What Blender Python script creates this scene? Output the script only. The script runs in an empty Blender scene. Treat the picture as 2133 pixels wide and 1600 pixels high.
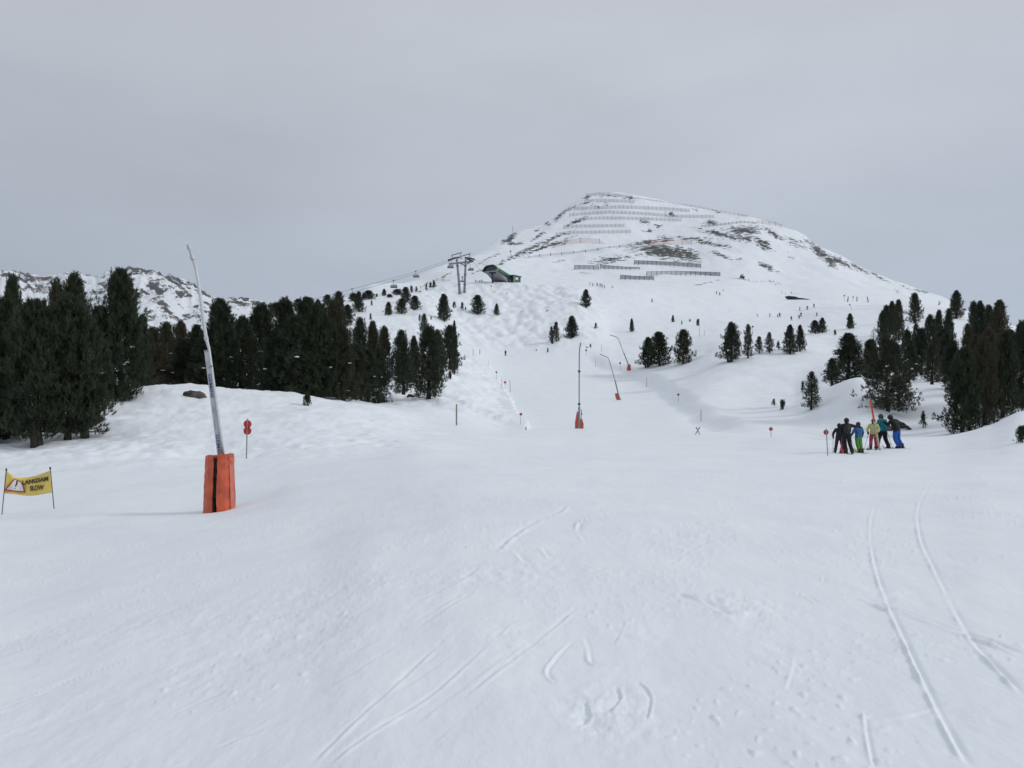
import bpy, bmesh, math, random
import numpy as np
from mathutils import Vector, Matrix
R = math.radians
SC = bpy.context.scene
COL = SC.collection
rng = np.random.RandomState(7)
random.seed(7)

# ------------------------------------------------------------------ camera, sky, sun, exposure
F = 1674.0            # focal length in photo pixels (2133 wide)
CX, HZ = 1066.5, 880.0
cam_d = bpy.data.cameras.new('camera'); cam = bpy.data.objects.new('camera', cam_d); COL.objects.link(cam)
cam.location = (0, 0, 0); cam.rotation_euler = (R(90), 0, 0)
cam_d.sensor_width = 36; cam_d.lens = F / 2133 * 36; cam_d.shift_y = 80 / 2133
cam_d.clip_start = 0.1; cam_d.clip_end = 40000
SC.camera = cam

SUN_AZ, SUN_EL = 100.0, 30.0      # azimuth clockwise from the viewing direction
world = bpy.data.worlds.new('World'); SC.world = world; world.use_nodes = True
nt = world.node_tree; N = nt.nodes; L = nt.links; N.clear()
wo = N.new('ShaderNodeOutputWorld'); bg = N.new('ShaderNodeBackground'); bg.inputs['Strength'].default_value = 0.1
sky = N.new('ShaderNodeTexSky'); sky.sky_type = 'NISHITA'; sky.sun_disc = False
sky.sun_elevation = R(SUN_EL); sky.sun_rotation = R(SUN_AZ); sky.altitude = 2000
tc = N.new('ShaderNodeTexCoord'); sep = N.new('ShaderNodeSeparateXYZ'); L.new(tc.outputs['Generated'], sep.inputs[0])
# height of the view direction: overcast deck slightly brighter overhead
rz = N.new('ShaderNodeValToRGB'); L.new(sep.outputs['Z'], rz.inputs[0])
cr = rz.color_ramp; cr.elements[0].position = 0.0; cr.elements[0].color = (0.392, 0.458, 0.556, 1)
cr.elements[1].position = 1.0; cr.elements[1].color = (0.60, 0.635, 0.675, 1)
e = cr.elements.new(0.12); e.color = (0.432, 0.488, 0.575, 1)
e = cr.elements.new(0.42); e.color = (0.500, 0.532, 0.586, 1)
# the deck is thicker (darker, bluer) to the left, brighter on the right where the sun stands behind it
rx = N.new('ShaderNodeMapRange'); L.new(sep.outputs['X'], rx.inputs[0])
rx.inputs[1].default_value = -0.6; rx.inputs[2].default_value = 0.7; rx.inputs[3].default_value = 0.885; rx.inputs[4].default_value = 1.09
nz = N.new('ShaderNodeTexNoise'); nz.inputs['Scale'].default_value = 2.2; nz.inputs['Detail'].default_value = 5; nz.inputs['Roughness'].default_value = 0.45
mp = N.new('ShaderNodeMapping'); mp.inputs['Scale'].default_value = (1, 1, 3.0); L.new(tc.outputs['Generated'], mp.inputs[0]); L.new(mp.outputs[0], nz.inputs['Vector'])
nr = N.new('ShaderNodeMapRange'); L.new(nz.outputs['Fac'], nr.inputs[0]); nr.inputs[1].default_value = 0.3; nr.inputs[2].default_value = 0.7
nr.inputs[3].default_value = 0.91; nr.inputs[4].default_value = 1.085
mu = N.new('ShaderNodeMath'); mu.operation = 'MULTIPLY'; L.new(rx.outputs[0], mu.inputs[0]); L.new(nr.outputs[0], mu.inputs[1])
m10 = N.new('ShaderNodeMath'); m10.operation = 'MULTIPLY'; L.new(mu.outputs[0], m10.inputs[0]); m10.inputs[1].default_value = 10.8
vs = N.new('ShaderNodeVectorMath'); vs.operation = 'SCALE'; L.new(rz.outputs[0], vs.inputs[0]); L.new(m10.outputs[0], vs.inputs['Scale'])
mx = N.new('ShaderNodeMix'); mx.data_type = 'RGBA'; mx.inputs[0].default_value = 0.97
L.new(sky.outputs[0], mx.inputs[6]); L.new(vs.outputs[0], mx.inputs[7])
L.new(mx.outputs[2], bg.inputs['Color']); L.new(bg.outputs[0], wo.inputs['Surface'])

sun_d = bpy.data.lights.new('sun', 'SUN'); sun = bpy.data.objects.new('sun', sun_d); COL.objects.link(sun)
sun_d.energy = 1.15; sun_d.angle = R(11); sun_d.color = (1.0, 0.965, 0.92)
sdir = Vector((math.sin(R(SUN_AZ)) * math.cos(R(SUN_EL)), math.cos(R(SUN_AZ)) * math.cos(R(SUN_EL)), math.sin(R(SUN_EL))))
sun.rotation_euler = sdir.to_track_quat('Z', 'Y').to_euler()
SC.view_settings.view_transform = 'Standard'; SC.view_settings.look = 'None'
SC.view_settings.exposure = 0.03; SC.view_settings.gamma = 1.0; SC.view_settings.use_curve_mapping = False
SC.cycles.max_bounces = 6; SC.cycles.diffuse_bounces = 3; SC.cycles.use_denoising = True

# ------------------------------------------------------------------ helpers
def at(px, py, Y):
    "world point seen at photo pixel (px, py) at depth Y"
    return Vector(((px - CX) / F * Y, Y, (HZ - py) / F * Y))

def tag(o, label=None, cat=None, group=None, kind=None):
    if label: o['label'] = label
    if cat: o['category'] = cat
    if group: o['group'] = group
    if kind: o['kind'] = kind
    return o

def mesh_np(name, verts, faces, mats=(), smooth=False, mat_idx=None):
    "verts Nx3, faces list of arrays (each MxK)"
    me = bpy.data.meshes.new(name)
    verts = np.asarray(verts, dtype=np.float32)
    if not isinstance(faces, (list, tuple)): faces = [faces]
    faces = [np.asarray(f, dtype=np.int32) for f in faces if len(f)]
    nl = sum(f.size for f in faces); nf = sum(len(f) for f in faces)
    me.vertices.add(len(verts)); me.vertices.foreach_set('co', verts.ravel())
    me.loops.add(nl); me.polygons.add(nf)
    me.loops.foreach_set('vertex_index', np.concatenate([f.ravel() for f in faces]))
    tot = np.concatenate([np.full(len(f), f.shape[1], dtype=np.int32) for f in faces])
    st = np.concatenate([[0], np.cumsum(tot)[:-1]]).astype(np.int32)
    me.polygons.foreach_set('loop_start', st)
    if mat_idx is not None: me.polygons.foreach_set('material_index', np.asarray(mat_idx, dtype=np.int32))
    if smooth: me.polygons.foreach_set('use_smooth', np.ones(nf, dtype=bool))
    me.update(calc_edges=True); me.validate()
    for m in mats: me.materials.append(m)
    return me

def link(name, me, parent=None, loc=None):
    o = bpy.data.objects.new(name, me); COL.objects.link(o)
    if parent is not None: o.parent = parent
    if loc is not None: o.location = loc
    return o

def empty(name, loc, rz=0.0):
    o = bpy.data.objects.new(name, None); COL.objects.link(o); o.location = loc; o.rotation_euler = (0, 0, rz)
    o.empty_display_size = 0.2
    return o

class MB:
    "collects boxes, tubes and quads into one mesh"
    def __init__(s): s.v = []; s.f = []; s.m = []; s.cur = 0
    def add(s, vs, fs):
        b = len(s.v); s.v += [tuple(v) for v in vs]
        s.f += [tuple(b + i for i in f) for f in fs]; s.m += [s.cur] * len(fs)
    def box(s, c, size, rot=None):
        c = Vector(c); sx, sy, sz = [x / 2 for x in size]
        vs = [Vector((x, y, z)) for z in (-sz, sz) for y in (-sy, sy) for x in (-sx, sx)]
        if rot is not None: vs = [rot @ v for v in vs]
        s.add([c + v for v in vs], [(0, 2, 3, 1), (4, 5, 7, 6), (0, 1, 5, 4), (2, 6, 7, 3), (0, 4, 6, 2), (1, 3, 7, 5)])
    def beam(s, a, b, w, h=None):
        a, b = Vector(a), Vector(b); d = b - a
        if d.length < 1e-6: return
        q = d.to_track_quat('Z', 'Y').to_matrix(); s.box((a + b) / 2, (w, h or w, d.length), q)
    def tube(s, pts, rad, n=6, cap=True):
        pts = [Vector(p) for p in pts]
        if not hasattr(rad, '__len__'): rad = [rad] * len(pts)
        rings = []
        up = Vector((0, 0, 1)); d0 = (pts[1] - pts[0]).normalized()
        if abs(d0.dot(up)) > 0.9: up = Vector((1, 0, 0))
        x = d0.cross(up).normalized()
        for i, p in enumerate(pts):
            d = (pts[min(i + 1, len(pts) - 1)] - pts[max(i - 1, 0)]).normalized()
            x = (x - d * x.dot(d)).normalized(); y = d.cross(x)
            rings.append([p + (x * math.cos(2 * math.pi * k / n) + y * math.sin(2 * math.pi * k / n)) * rad[i] for k in range(n)])
        vs = [v for r in rings for v in r]; fs = []
        for i in range(len(pts) - 1):
            for k in range(n):
                a = i * n + k; b = i * n + (k + 1) % n
                fs.append((a, b, b + n, a + n))
        if cap:
            fs.append(tuple(range(n - 1, -1, -1))); fs.append(tuple((len(pts) - 1) * n + k for k in range(n)))
        s.add(vs, fs)
    def build(s, name, mats, parent=None, smooth=False, bevel=0):
        me = bpy.data.meshes.new(name); me.from_pydata(s.v, [], s.f)
        if not isinstance(mats, (list, tuple)): mats = [mats]
        for m in mats: me.materials.append(m)
        if len(mats) > 1: me.polygons.foreach_set('material_index', s.m)
        if smooth: me.polygons.foreach_set('use_smooth', [True] * len(s.f))
        me.update()
        o = link(name, me, parent)
        return o

def copy_tree(o, parent=None):
    c = o.copy(); COL.objects.link(c); c.parent = parent
    for ch in o.children: copy_tree(ch, c)
    return c

# ------------------------------------------------------------------ materials
def mat(name, col, rough=0.6, metal=0.0, spec=0.3, var=0.0, vscale=3.0, bump=0.0, bscale=20.0, col2=None, objvar=0.0):
    m = bpy.data.materials.new(name); m.use_nodes = True; n = m.node_tree.nodes; l = m.node_tree.links
    b = n['Principled BSDF']; b.inputs['Base Color'].default_value = (*col, 1); b.inputs['Roughness'].default_value = rough
    b.inputs['Metallic'].default_value = metal; b.inputs['Specular IOR Level'].default_value = spec
    tcn = n.new('ShaderNodeTexCoord')
    if var or col2:
        t = n.new('ShaderNodeTexNoise'); t.inputs['Scale'].default_value = vscale; t.inputs['Detail'].default_value = 6
        l.new(tcn.outputs['Object'], t.inputs['Vector'])
        rp = n.new('ShaderNodeValToRGB'); l.new(t.outputs['Fac'], rp.inputs[0])
        c2 = col2 or tuple(c * (1 - var) for c in col)
        rp.color_ramp.elements[0].position = 0.35; rp.color_ramp.elements[1].position = 0.65
        rp.color_ramp.elements[0].color = (*c2, 1); rp.color_ramp.elements[1].color = (*col, 1)
        l.new(rp.outputs[0], b.inputs['Base Color'])
    if bump:
        t2 = n.new('ShaderNodeTexNoise'); t2.inputs['Scale'].default_value = bscale; t2.inputs['Detail'].default_value = 4
        l.new(tcn.outputs['Object'], t2.inputs['Vector'])
        bp = n.new('ShaderNodeBump'); bp.inputs['Strength'].default_value = bump; bp.inputs['Distance'].default_value = 0.02
        l.new(t2.outputs['Fac'], bp.inputs['Height']); l.new(bp.outputs[0], b.inputs['Normal'])
    return m

# vectorised gradient noise
_perm = rng.permutation(256); _perm = np.concatenate([_perm, _perm, _perm])
_ga = rng.rand(256) * 2 * np.pi; _gx, _gy = np.cos(_ga), np.sin(_ga)
def pn(x, y, s=0):
    x = np.asarray(x, dtype=np.float64) + s * 17.31; y = np.asarray(y, dtype=np.float64) + s * 9.77
    xi = np.floor(x).astype(np.int64); yi = np.floor(y).astype(np.int64); xf = x - xi; yf = y - yi
    u = xf * xf * xf * (xf * (xf * 6 - 15) + 10); v = yf * yf * yf * (yf * (yf * 6 - 15) + 10)
    def g(ix, iy, dx, dy):
        h = _perm[_perm[ix & 255] + (iy & 255)]; return _gx[h] * dx + _gy[h] * dy
    a = g(xi, yi, xf, yf); b = g(xi + 1, yi, xf - 1, yf); c = g(xi, yi + 1, xf, yf - 1); d = g(xi + 1, yi + 1, xf - 1, yf - 1)
    return 1.5 * ((a + (b - a) * u) + ((c + (d - c) * u) - (a + (b - a) * u)) * v)
def fbm(x, y, o=4, s=0, gain=0.5):
    r = 0; a = 1.0
    for k in range(o): r = r + a * pn(x * 2 ** k, y * 2 ** k, s + k * 3); a *= gain
    return r
def sstep(a, b, x):
    t = np.clip((x - a) / (b - a), 0, 1); return t * t * (3 - 2 * t)

def pchip_eval(xk, yk, x):
    "monotone cubic; yk may be (n,) or (n, m) with x (q,) -> (q,) or (q, m)"
    xk = np.asarray(xk, float); yk = np.asarray(yk, float); one = yk.ndim == 1
    if one: yk = yk[:, None]
    h = np.diff(xk)[:, None]; d = np.diff(yk, axis=0) / h
    m = np.zeros_like(yk); m[0] = d[0]; m[-1] = d[-1]
    if len(xk) > 2:
        w1 = 2 * h[1:] + h[:-1]; w2 = h[1:] + 2 * h[:-1]
        ok = d[1:] * d[:-1] > 0
        with np.errstate(divide='ignore', invalid='ignore'):
            hm = (w1 + w2) / (w1 / d[:-1] + w2 / d[1:])
        m[1:-1] = np.where(ok, hm, 0)
    i = np.clip(np.searchsorted(xk, x) - 1, 0, len(xk) - 2)
    t = np.clip((x - xk[i]) / (xk[i + 1] - xk[i]), 0, 1)[:, None]; hh = (xk[i + 1] - xk[i])[:, None]
    r = (yk[i] * (1 + 2 * t) * (1 - t) ** 2 + m[i] * hh * t * (1 - t) ** 2 + yk[i + 1] * t * t * (3 - 2 * t) + m[i + 1] * hh * t * t * (t - 1))
    return r[:, 0] if one else r
# ------------------------------------------------------------------ terrain: height profiles along sight lines, joined into one ground
# each profile: (photo column, [(depth in m, photo row of the ground there)]); rows turn into real heights
NEARF = [(2.2, 'z-1.6'), (30, 'z-1.6')]
PROF = {
 -1200: [(2.2,'z-1.75'),(8,'z-2.2'),(18,'z-3.0'),(28,1075),(40,1000),(48,950),(56,925),(66,880),(90,850),(130,790),(200,740),(300,705),(420,720),(800,'z-40'),(1500,'z-120'),(6000,'z-300')],
 0:     [(2.2,'z-1.68'),(8,'z-2.1'),(18,'z-2.85'),(28,1072),(38,1000),(48,948),(53,925),(62,880),(82,850),(125,795),(200,742),(300,705),(420,720),(800,'z-40'),(1500,'z-120'),(6000,'z-300')],
 250:   [(2.2,'z-1.66'),(8,'z-1.98'),(18,'z-2.6'),(27,1064),(36,1005),(44,960),(52,918),(62,866),(73,832),(84,836),(98,822),(140,775),(200,735),(300,695),(420,715),(800,'z-40'),(1500,'z-120'),(6000,'z-300')],
 450:   [(2.2,'z-1.64'),(8,'z-1.9'),(18,'z-2.4'),(26.5,1058),(34,1005),(44,960),(54,905),(64,862),(76,824),(86,830),(100,815),(140,762),(200,722),(300,672),(400,655),(520,690),(900,'z0'),(1500,'z-120'),(6000,'z-300')],
 640:   [(2.2,'z-1.62'),(8,'z-1.8'),(18,'z-2.15'),(28,1010),(38,965),(48,925),(58,882),(70,846),(80,832),(92,836),(106,818),(140,762),(200,715),(280,668),(380,634),(460,650),(900,'z20'),(1500,'z-120'),(6000,'z-300')],
 780:   [(2.2,'z-1.6'),(10,'z-1.7'),(20,'z-1.9'),(30,983),(42,945),(52,915),(64,880),(78,856),(92,848),(110,822),(130,795),(170,740),(230,695),(300,650),(400,612),(480,625),(650,600),(900,'z60'),(1500,'z-100'),(6000,'z-300')],
 880:   [(2.2,'z-1.6'),(20,'z-1.7'),(32,964),(44,933),(56,912),(68,893),(80,872),(95,848),(112,828),(140,790),(165,768),(220,705),(280,668),(340,632),(420,600),(480,606),(620,590),(760,570),(900,590),(1500,'z-60'),(6000,'z-300')],
 960:   [(2.2,'z-1.6'),(20,'z-1.62'),(34,958),(48,930),(62,906),(76,886),(92,868),(120,838),(150,808),(200,770),(250,738),(300,690),(350,650),(400,610),(432,588),(475,592),(600,577),(720,556),(850,540),(1000,570),(1500,'z-20'),(6000,'z-300')],
 1060:  [(2.2,'z-1.6'),(24,'z-1.6'),(40,946),(60,917),(76,902),(90,893),(110,876),(145,848),(180,818),(210,792),(236,768),(258,748),(285,722),(340,660),(400,612),(440,588),(480,590),(600,568),(750,536),(900,502),(980,494),(1200,520),(1500,'z40'),(6000,'z-300')],
 1130:  [(2.2,'z-1.6'),(27,'z-1.6'),(42,943),(60,919),(76,902),(90,893.5),(111,875.5),(160,833),(200,800.5),(231,775),(260,744),(288,713),(340,650),(397,610),(435,592),(500,590),(600,573),(720,548),(850,512),(960,476),(1010,464),(1200,500),(1500,'z60'),(6000,'z-300')],
 1200:  [(2.2,'z-1.6'),(30,'z-1.6'),(45,940),(60,921),(76,903),(90,894),(112,875),(160,832),(200,800),(230,775),(262,740),(290,705),(340,641),(395,607),(430,596),(520,589),(600,578),(700,556),(800,530),(900,490),(1000,447),(1080,421),(1200,440),(2000,'z100'),(6000,'z-300')],
 1230:  [(2.2,'z-1.6'),(30,'z-1.6'),(45,940),(60,921),(76,903),(90,894),(112,875),(160,832),(200,800),(230,775),(262,741),(290,708),(340,650),(395,615),(430,598),(520,590),(600,579),(700,556),(800,529),(900,488),(1000,443),(1080,408),(1200,420),(2000,'z100'),(6000,'z-300')],
 1290:  [(2.2,'z-1.6'),(30,'z-1.6'),(45,940),(60,922),(76,905),(90,895),(112,876),(160,832),(200,802),(230,774),(262,742),(290,716),(340,672),(380,636),(430,602),(520,591),(600,580),(700,556),(800,528),(900,485),(1000,440),(1080,405),(1200,415),(2000,'z100'),(6000,'z-300')],
 1400:  [(2.2,'z-1.6'),(30,'z-1.6'),(45,940),(60,922),(78,903),(92,893),(112,872),(150,835),(200,785),(230,758),(280,715),(340,676),(400,638),(450,610),(520,593),(620,576),(700,560),(780,540),(860,505),(950,470),(1060,424),(1180,430),(2000,'z80'),(6000,'z-300')],
 1520:  [(2.2,'z-1.6'),(34,'z-1.6'),(48,936),(62,918),(76,905),(90,900),(108,885),(130,848),(160,790),(190,754),(240,716),(300,690),(350,670),(400,650),(450,622),(520,598),(620,576),(700,555),(780,528),(860,495),(950,462),(1020,446),(1120,455),(2000,'z60'),(6000,'z-300')],
 1650:  [(2.2,'z-1.6'),(36,'z-1.6'),(50,926),(62,911),(72,912),(86,902),(100,885),(130,848),(160,780),(190,738),(250,702),(310,680),(370,666),(420,652),(450,634),(520,618),(600,600),(700,572),(800,540),(900,500),(980,478),(1100,500),(2000,'z20'),(6000,'z-300')],
 1720:  [(2.2,'z-1.6'),(36,'z-1.6'),(44,934),(52,922),(60,916),(70,922),(80,912),(90,880),(104,846),(118,836),(145,790),(200,732),(260,694),(330,662),(390,646),(420,643),(450,632),(520,616),(620,596),(720,572),(820,545),(920,522),(1100,545),(2000,'z20'),(6000,'z-300')],
 1800:  [(2.2,'z-1.6'),(36,'z-1.6'),(44,934),(52,920),(60,914),(70,921),(78,905),(88,860),(96,832),(106,822),(120,815),(150,775),(200,728),(260,684),(330,655),(400,636),(450,637),(520,622),(620,607),(720,592),(850,573),(940,562),(1100,590),(2000,'z20'),(6000,'z-300')],
 1880:  [(2.2,'z-1.6'),(34,'z-1.55'),(44,932),(52,920),(60,913),(70,918),(78,900),(90,868),(100,846),(116,822),(150,772),(200,722),(260,680),(330,645),(380,632),(440,640),(560,625),(700,610),(850,596),(1000,600),(1200,640),(2000,'z20'),(6000,'z-300')],
 1960:  [(2.2,'z-1.6'),(30,'z-1.5'),(40,938),(50,920),(58,910),(68,911),(78,890),(90,856),(110,822),(145,770),(200,715),(260,673),(320,648),(350,640),(400,650),(560,640),(700,632),(900,628),(1100,660),(2000,'z0'),(6000,'z-300')],
 2060:  [(2.2,'z-1.6'),(26,'z-1.4'),(40,922),(50,900),(60,886),(68,888),(78,880),(92,850),(110,815),(145,765),(200,715),(260,680),(320,662),(340,660),(420,690),(600,690),(900,680),(1100,700),(2000,'z0'),(6000,'z-300')],
 2133:  [(2.2,'z-1.6'),(24,'z-1.4'),(38,910),(48,882),(60,856),(66,858),(80,858),(92,838),(110,808),(145,760),(200,715),(260,690),(310,683),(340,686),(420,710),(900,720),(1100,740),(2000,'z0'),(6000,'z-300')],
 3300:  [(2.2,'z-1.6'),(20,'z-1.3'),(38,880),(50,835),(62,820),(80,825),(110,790),(145,750),(200,715),(300,690),(340,694),(900,720),(1100,740),(2000,'z0'),(6000,'z-300')],
}
def zk(Y, v): return float(v[1:]) if isinstance(v, str) else (HZ - v) / F * Y
# rows: even steps on screen near by, then steps in proportion to depth
ys = [1.9]
while ys[-1] < 34: ys.append(ys[-1] + max(0.004, 3.0 * ys[-1] ** 2 / (1.65 * F)))
while ys[-1] < 1250: ys.append(ys[-1] * 1.0062)
ys += [1300, 1400, 1600, 2000, 3000, 4500, 6000]
YS = np.array(ys)
us = list(np.arange(-0.66, 0.6601, 3.0 / F))
for k in range(1, 14): us.insert(0, us[0] - 0.008 * 1.25 ** k); us.append(us[-1] + 0.008 * 1.25 ** k)
US = np.array(us)
cols = sorted(PROF); cu = np.array([(c - CX) / F for c in cols])
ZC = []
for c in cols:
    p = PROF[c]
    ZC.append(pchip_eval([q[0] for q in p], [zk(*q) for q in p], YS))
ZC = np.array(ZC)                               # columns x rows
Z = pchip_eval(cu, ZC, np.clip(US, cu[0], cu[-1])).T   # rows x columns
UU, YY = np.meshgrid(US, YS); XX = UU * YY; PX = UU * F + CX
def edge_x(pts):
    p = sorted((y, (x - CX) / F) for x, y in pts); return np.interp(YY, [q[0] for q in p], [q[1] for q in p]) * YY
# groomed run cut between its two banks
eL = edge_x([(1108, 84), (1085, 108), (1070, 145), (1055, 180), (1036, 210), (1020, 236), (1000, 258), (985, 280)]) + 0.8 * pn(YY / 9, YY * 0 + 3)
dL = eL - XX
hL = sstep(82, 100, YY) * (1 - sstep(250, 275, YY))
Z += hL * 1.1 * sstep(-0.1, 0.4, dL) * (1 - 0.85 * sstep(1.5, 20, dL))
eR = edge_x([(1560, 76), (1490, 86), (1440, 108), (1390, 148), (1340, 200), (1290, 228), (1250, 236), (1228, 255), (1215, 280)]) + 0.8 * pn(YY / 11, YY * 0 + 8)
dR = XX - eR
hR = sstep(76, 96, YY) * (1 - sstep(245, 275, YY))
Z += hR * 1.7 * sstep(-0.5, 4.0, dR) * (1 - 0.5 * sstep(20, 60, dR))
# contour track crossing to the upper right and the low shelf of the flat run beyond it
def bump(px, Y0, sx, sy, amp):
    x0 = (px - CX) / F * Y0; return amp * np.exp(-((XX - x0) / sx) ** 2 - ((YY - Y0) / sy) ** 2)
Z += bump(352, 74, 4.2, 5, 1.0) + bump(300, 76, 3, 4, 0.3) + bump(560, 77, 5, 5, 0.5) + bump(800, 74, 4, 7, 0.45) + bump(720, 88, 5, 4, 0.5)
Z += bump(1785, 94, 4.5, 5, 1.1) + bump(1740, 100, 4, 4, 0.5) + bump(905, 86, 4, 5, 0.5) + bump(870, 100, 3, 4, 0.5)
# ---- relief noise by region
left = 1 - sstep(760, 1000, PX)
rough_bank = left * sstep(36, 46, YY) * (1 - sstep(80, 110, YY))
Z += rough_bank * (0.13 * fbm(XX / 3.2, YY / 2.6, 4, 5) + 0.10 * np.abs(pn(XX / 1.3, YY / 1.1, 9)))
Z += rough_bank * (.030 * fbm(XX / .8, YY / .5, 3, 7) + .05 * np.clip(pn(XX / 5 + YY / 3, YY / .9, 8), 0, 1))
ridgeN = np.abs(pn(XX / 5.5 + YY / 11, YY / 3.0, 31))
Z += rough_bank * 0.16 * (1 - ridgeN * 2)
Z += (1 - rough_bank) * 0.018 * fbm(XX / 1.7, YY / 3.6, 3, 12) * (1 - sstep(30, 70, YY))
Z += 0.05 * fbm(XX / 7.0, YY / 10.0, 3, 14) * sstep(6, 30, YY)
off = np.maximum(sstep(0, 6, dL) * (YY > 80), sstep(0, 10, dR) * (YY > 80)); off = np.maximum(off, sstep(250, 290, YY))
Z += off * sstep(85, 110, YY) * (1 - sstep(430, 520, YY)) * 0.45 * fbm(XX / 13, YY / 17, 4, 21)
Z += sstep(0, 3, dL) * hL * 0.45 * fbm(XX / 3.5, YY / 7.0, 4, 23)
YA = 58.5 + (PX - 400) * .006 + 1.6 * pn(PX / 160, PX * 0 + 1.5, 35)
Z += left * .34 * np.exp(-np.where(YY > YA, (YY - YA) / 2.2, (YY - YA) / .9) ** 2) * np.clip(.7 + .8 * pn(XX / 4, YY * 0 + 7, 36), 0, 1.4)
YBk = 43.0 + 1.2 * pn(XX / 5, YY * 0 + 3, 37)
Z += left * (.16 + .10 * pn(XX / .9, YY / .9, 38)) * sstep(-.5, .6, YY - YBk) * (1 - sstep(4, 10, YY - YBk))
# moguls below the lift station
mog = sstep(262, 300, YY) * (1 - sstep(415, 450, YY)) * sstep(800, 900, PX) * (1 - sstep(1170, 1300, PX))
mx_, my_ = XX / 4.1 + 0.7 * pn(XX / 19, YY / 19, 41), YY / 6.3 + 0.7 * pn(XX / 17, YY / 21, 43)
Z += mog * (0.55 * (np.abs(np.sin(mx_ * 1.9 + my_ * .7)) * np.abs(np.sin(my_ * 1.9 - mx_ * .6)) - 0.4) + 0.85 * fbm(XX / 6, YY / 9, 4, 45)) * 1.15
# main mountain
mtn = sstep(520, 700, YY)
Z += mtn * (3.0 * fbm(XX / 110, YY / 110, 3, 51) + 1.5 * fbm(XX / 26, YY / 34, 3, 55)) * (1 - sstep(1300, 2000, YY))
Z += sstep(430, 520, YY) * (1 - mtn) * 0.8 * fbm(XX / 25, YY / 30, 3, 57)

# ---- ski tracks: grooves pressed into the near snow (pixel traces laid on the ground)
VV = HZ - Z / YY * F
def track(pts, w, depth, berm=1.05, fade=1.0):
    global Z
    w = w * .55; depth = depth * .66
    P = []
    zf = -1.62
    for (x, y) in pts:
        Yd = -zf * F / (y - HZ)
        for _ in range(4):
            zf = gz_tmp((x - CX) / F * Yd, Yd); Yd = -zf * F / (y - HZ)
        P.append(((x - CX) / F * Yd, Yd))
    # smooth the path
    P = np.array(P)
    if len(P) > 2:
        t = np.linspace(0, len(P) - 1, len(P) * 6); P = pchip_eval(np.arange(len(P)), P, t)
    x0, x1, yy0, yy1 = P[:, 0].min() - 0.6, P[:, 0].max() + 0.6, P[:, 1].min() - 0.6, P[:, 1].max() + 0.6
    r0 = np.searchsorted(YS, yy0); r1 = np.searchsorted(YS, yy1)
    if r1 <= r0: return
    sub = (slice(r0, r1), slice(None)); X_, Y_ = XX[sub], YY[sub]
    m = (X_ > x0) & (X_ < x1); xs, yv = X_[m], Y_[m]
    best = np.full(xs.shape, 1e9); side = np.zeros(xs.shape); tt = np.zeros(xs.shape)
    for i in range(len(P) - 1):
        ax, ay = P[i]; bx, by = P[i + 1]; dx, dy = bx - ax, by - ay; l2 = dx * dx + dy * dy + 1e-9
        t = np.clip(((xs - ax) * dx + (yv - ay) * dy) / l2, 0, 1)
        d = np.hypot(xs - ax - t * dx, yv - ay - t * dy); k = d < best
        best[k] = d[k]; side[k] = np.sign((xs - ax) * dy - (yv - ay) * dx)[k]; tt[k] = (i + t[k]) / (len(P) - 1)
    endf = sstep(0, 0.12, tt) * (1 - sstep(0.88, 1, tt))
    jit = np.clip(.75 + 1.1 * fade * pn(xs * 1.3 + 5, yv * .9, 61) + .3 * pn(xs * 6, yv * 4, 62), .05, 1.7)
    g = -depth * np.exp(-(best / w) ** 2)
    bm = berm * depth * np.exp(-((best - w * 1.7) / (w * 0.8)) ** 2) * (0.5 + 0.5 * side) * (1 + 0.8 * pn(xs * 9, yv * 5, 63))
    zz = Z[sub]; zz[m] += (g + bm) * endf * jit
def gz_tmp(x, y):
    i = int(np.clip(np.searchsorted(YS, y), 1, len(YS) - 1)); j = int(np.clip(np.searchsorted(US, x / y), 1, len(US) - 1))
    return float(Z[i, j])
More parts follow.
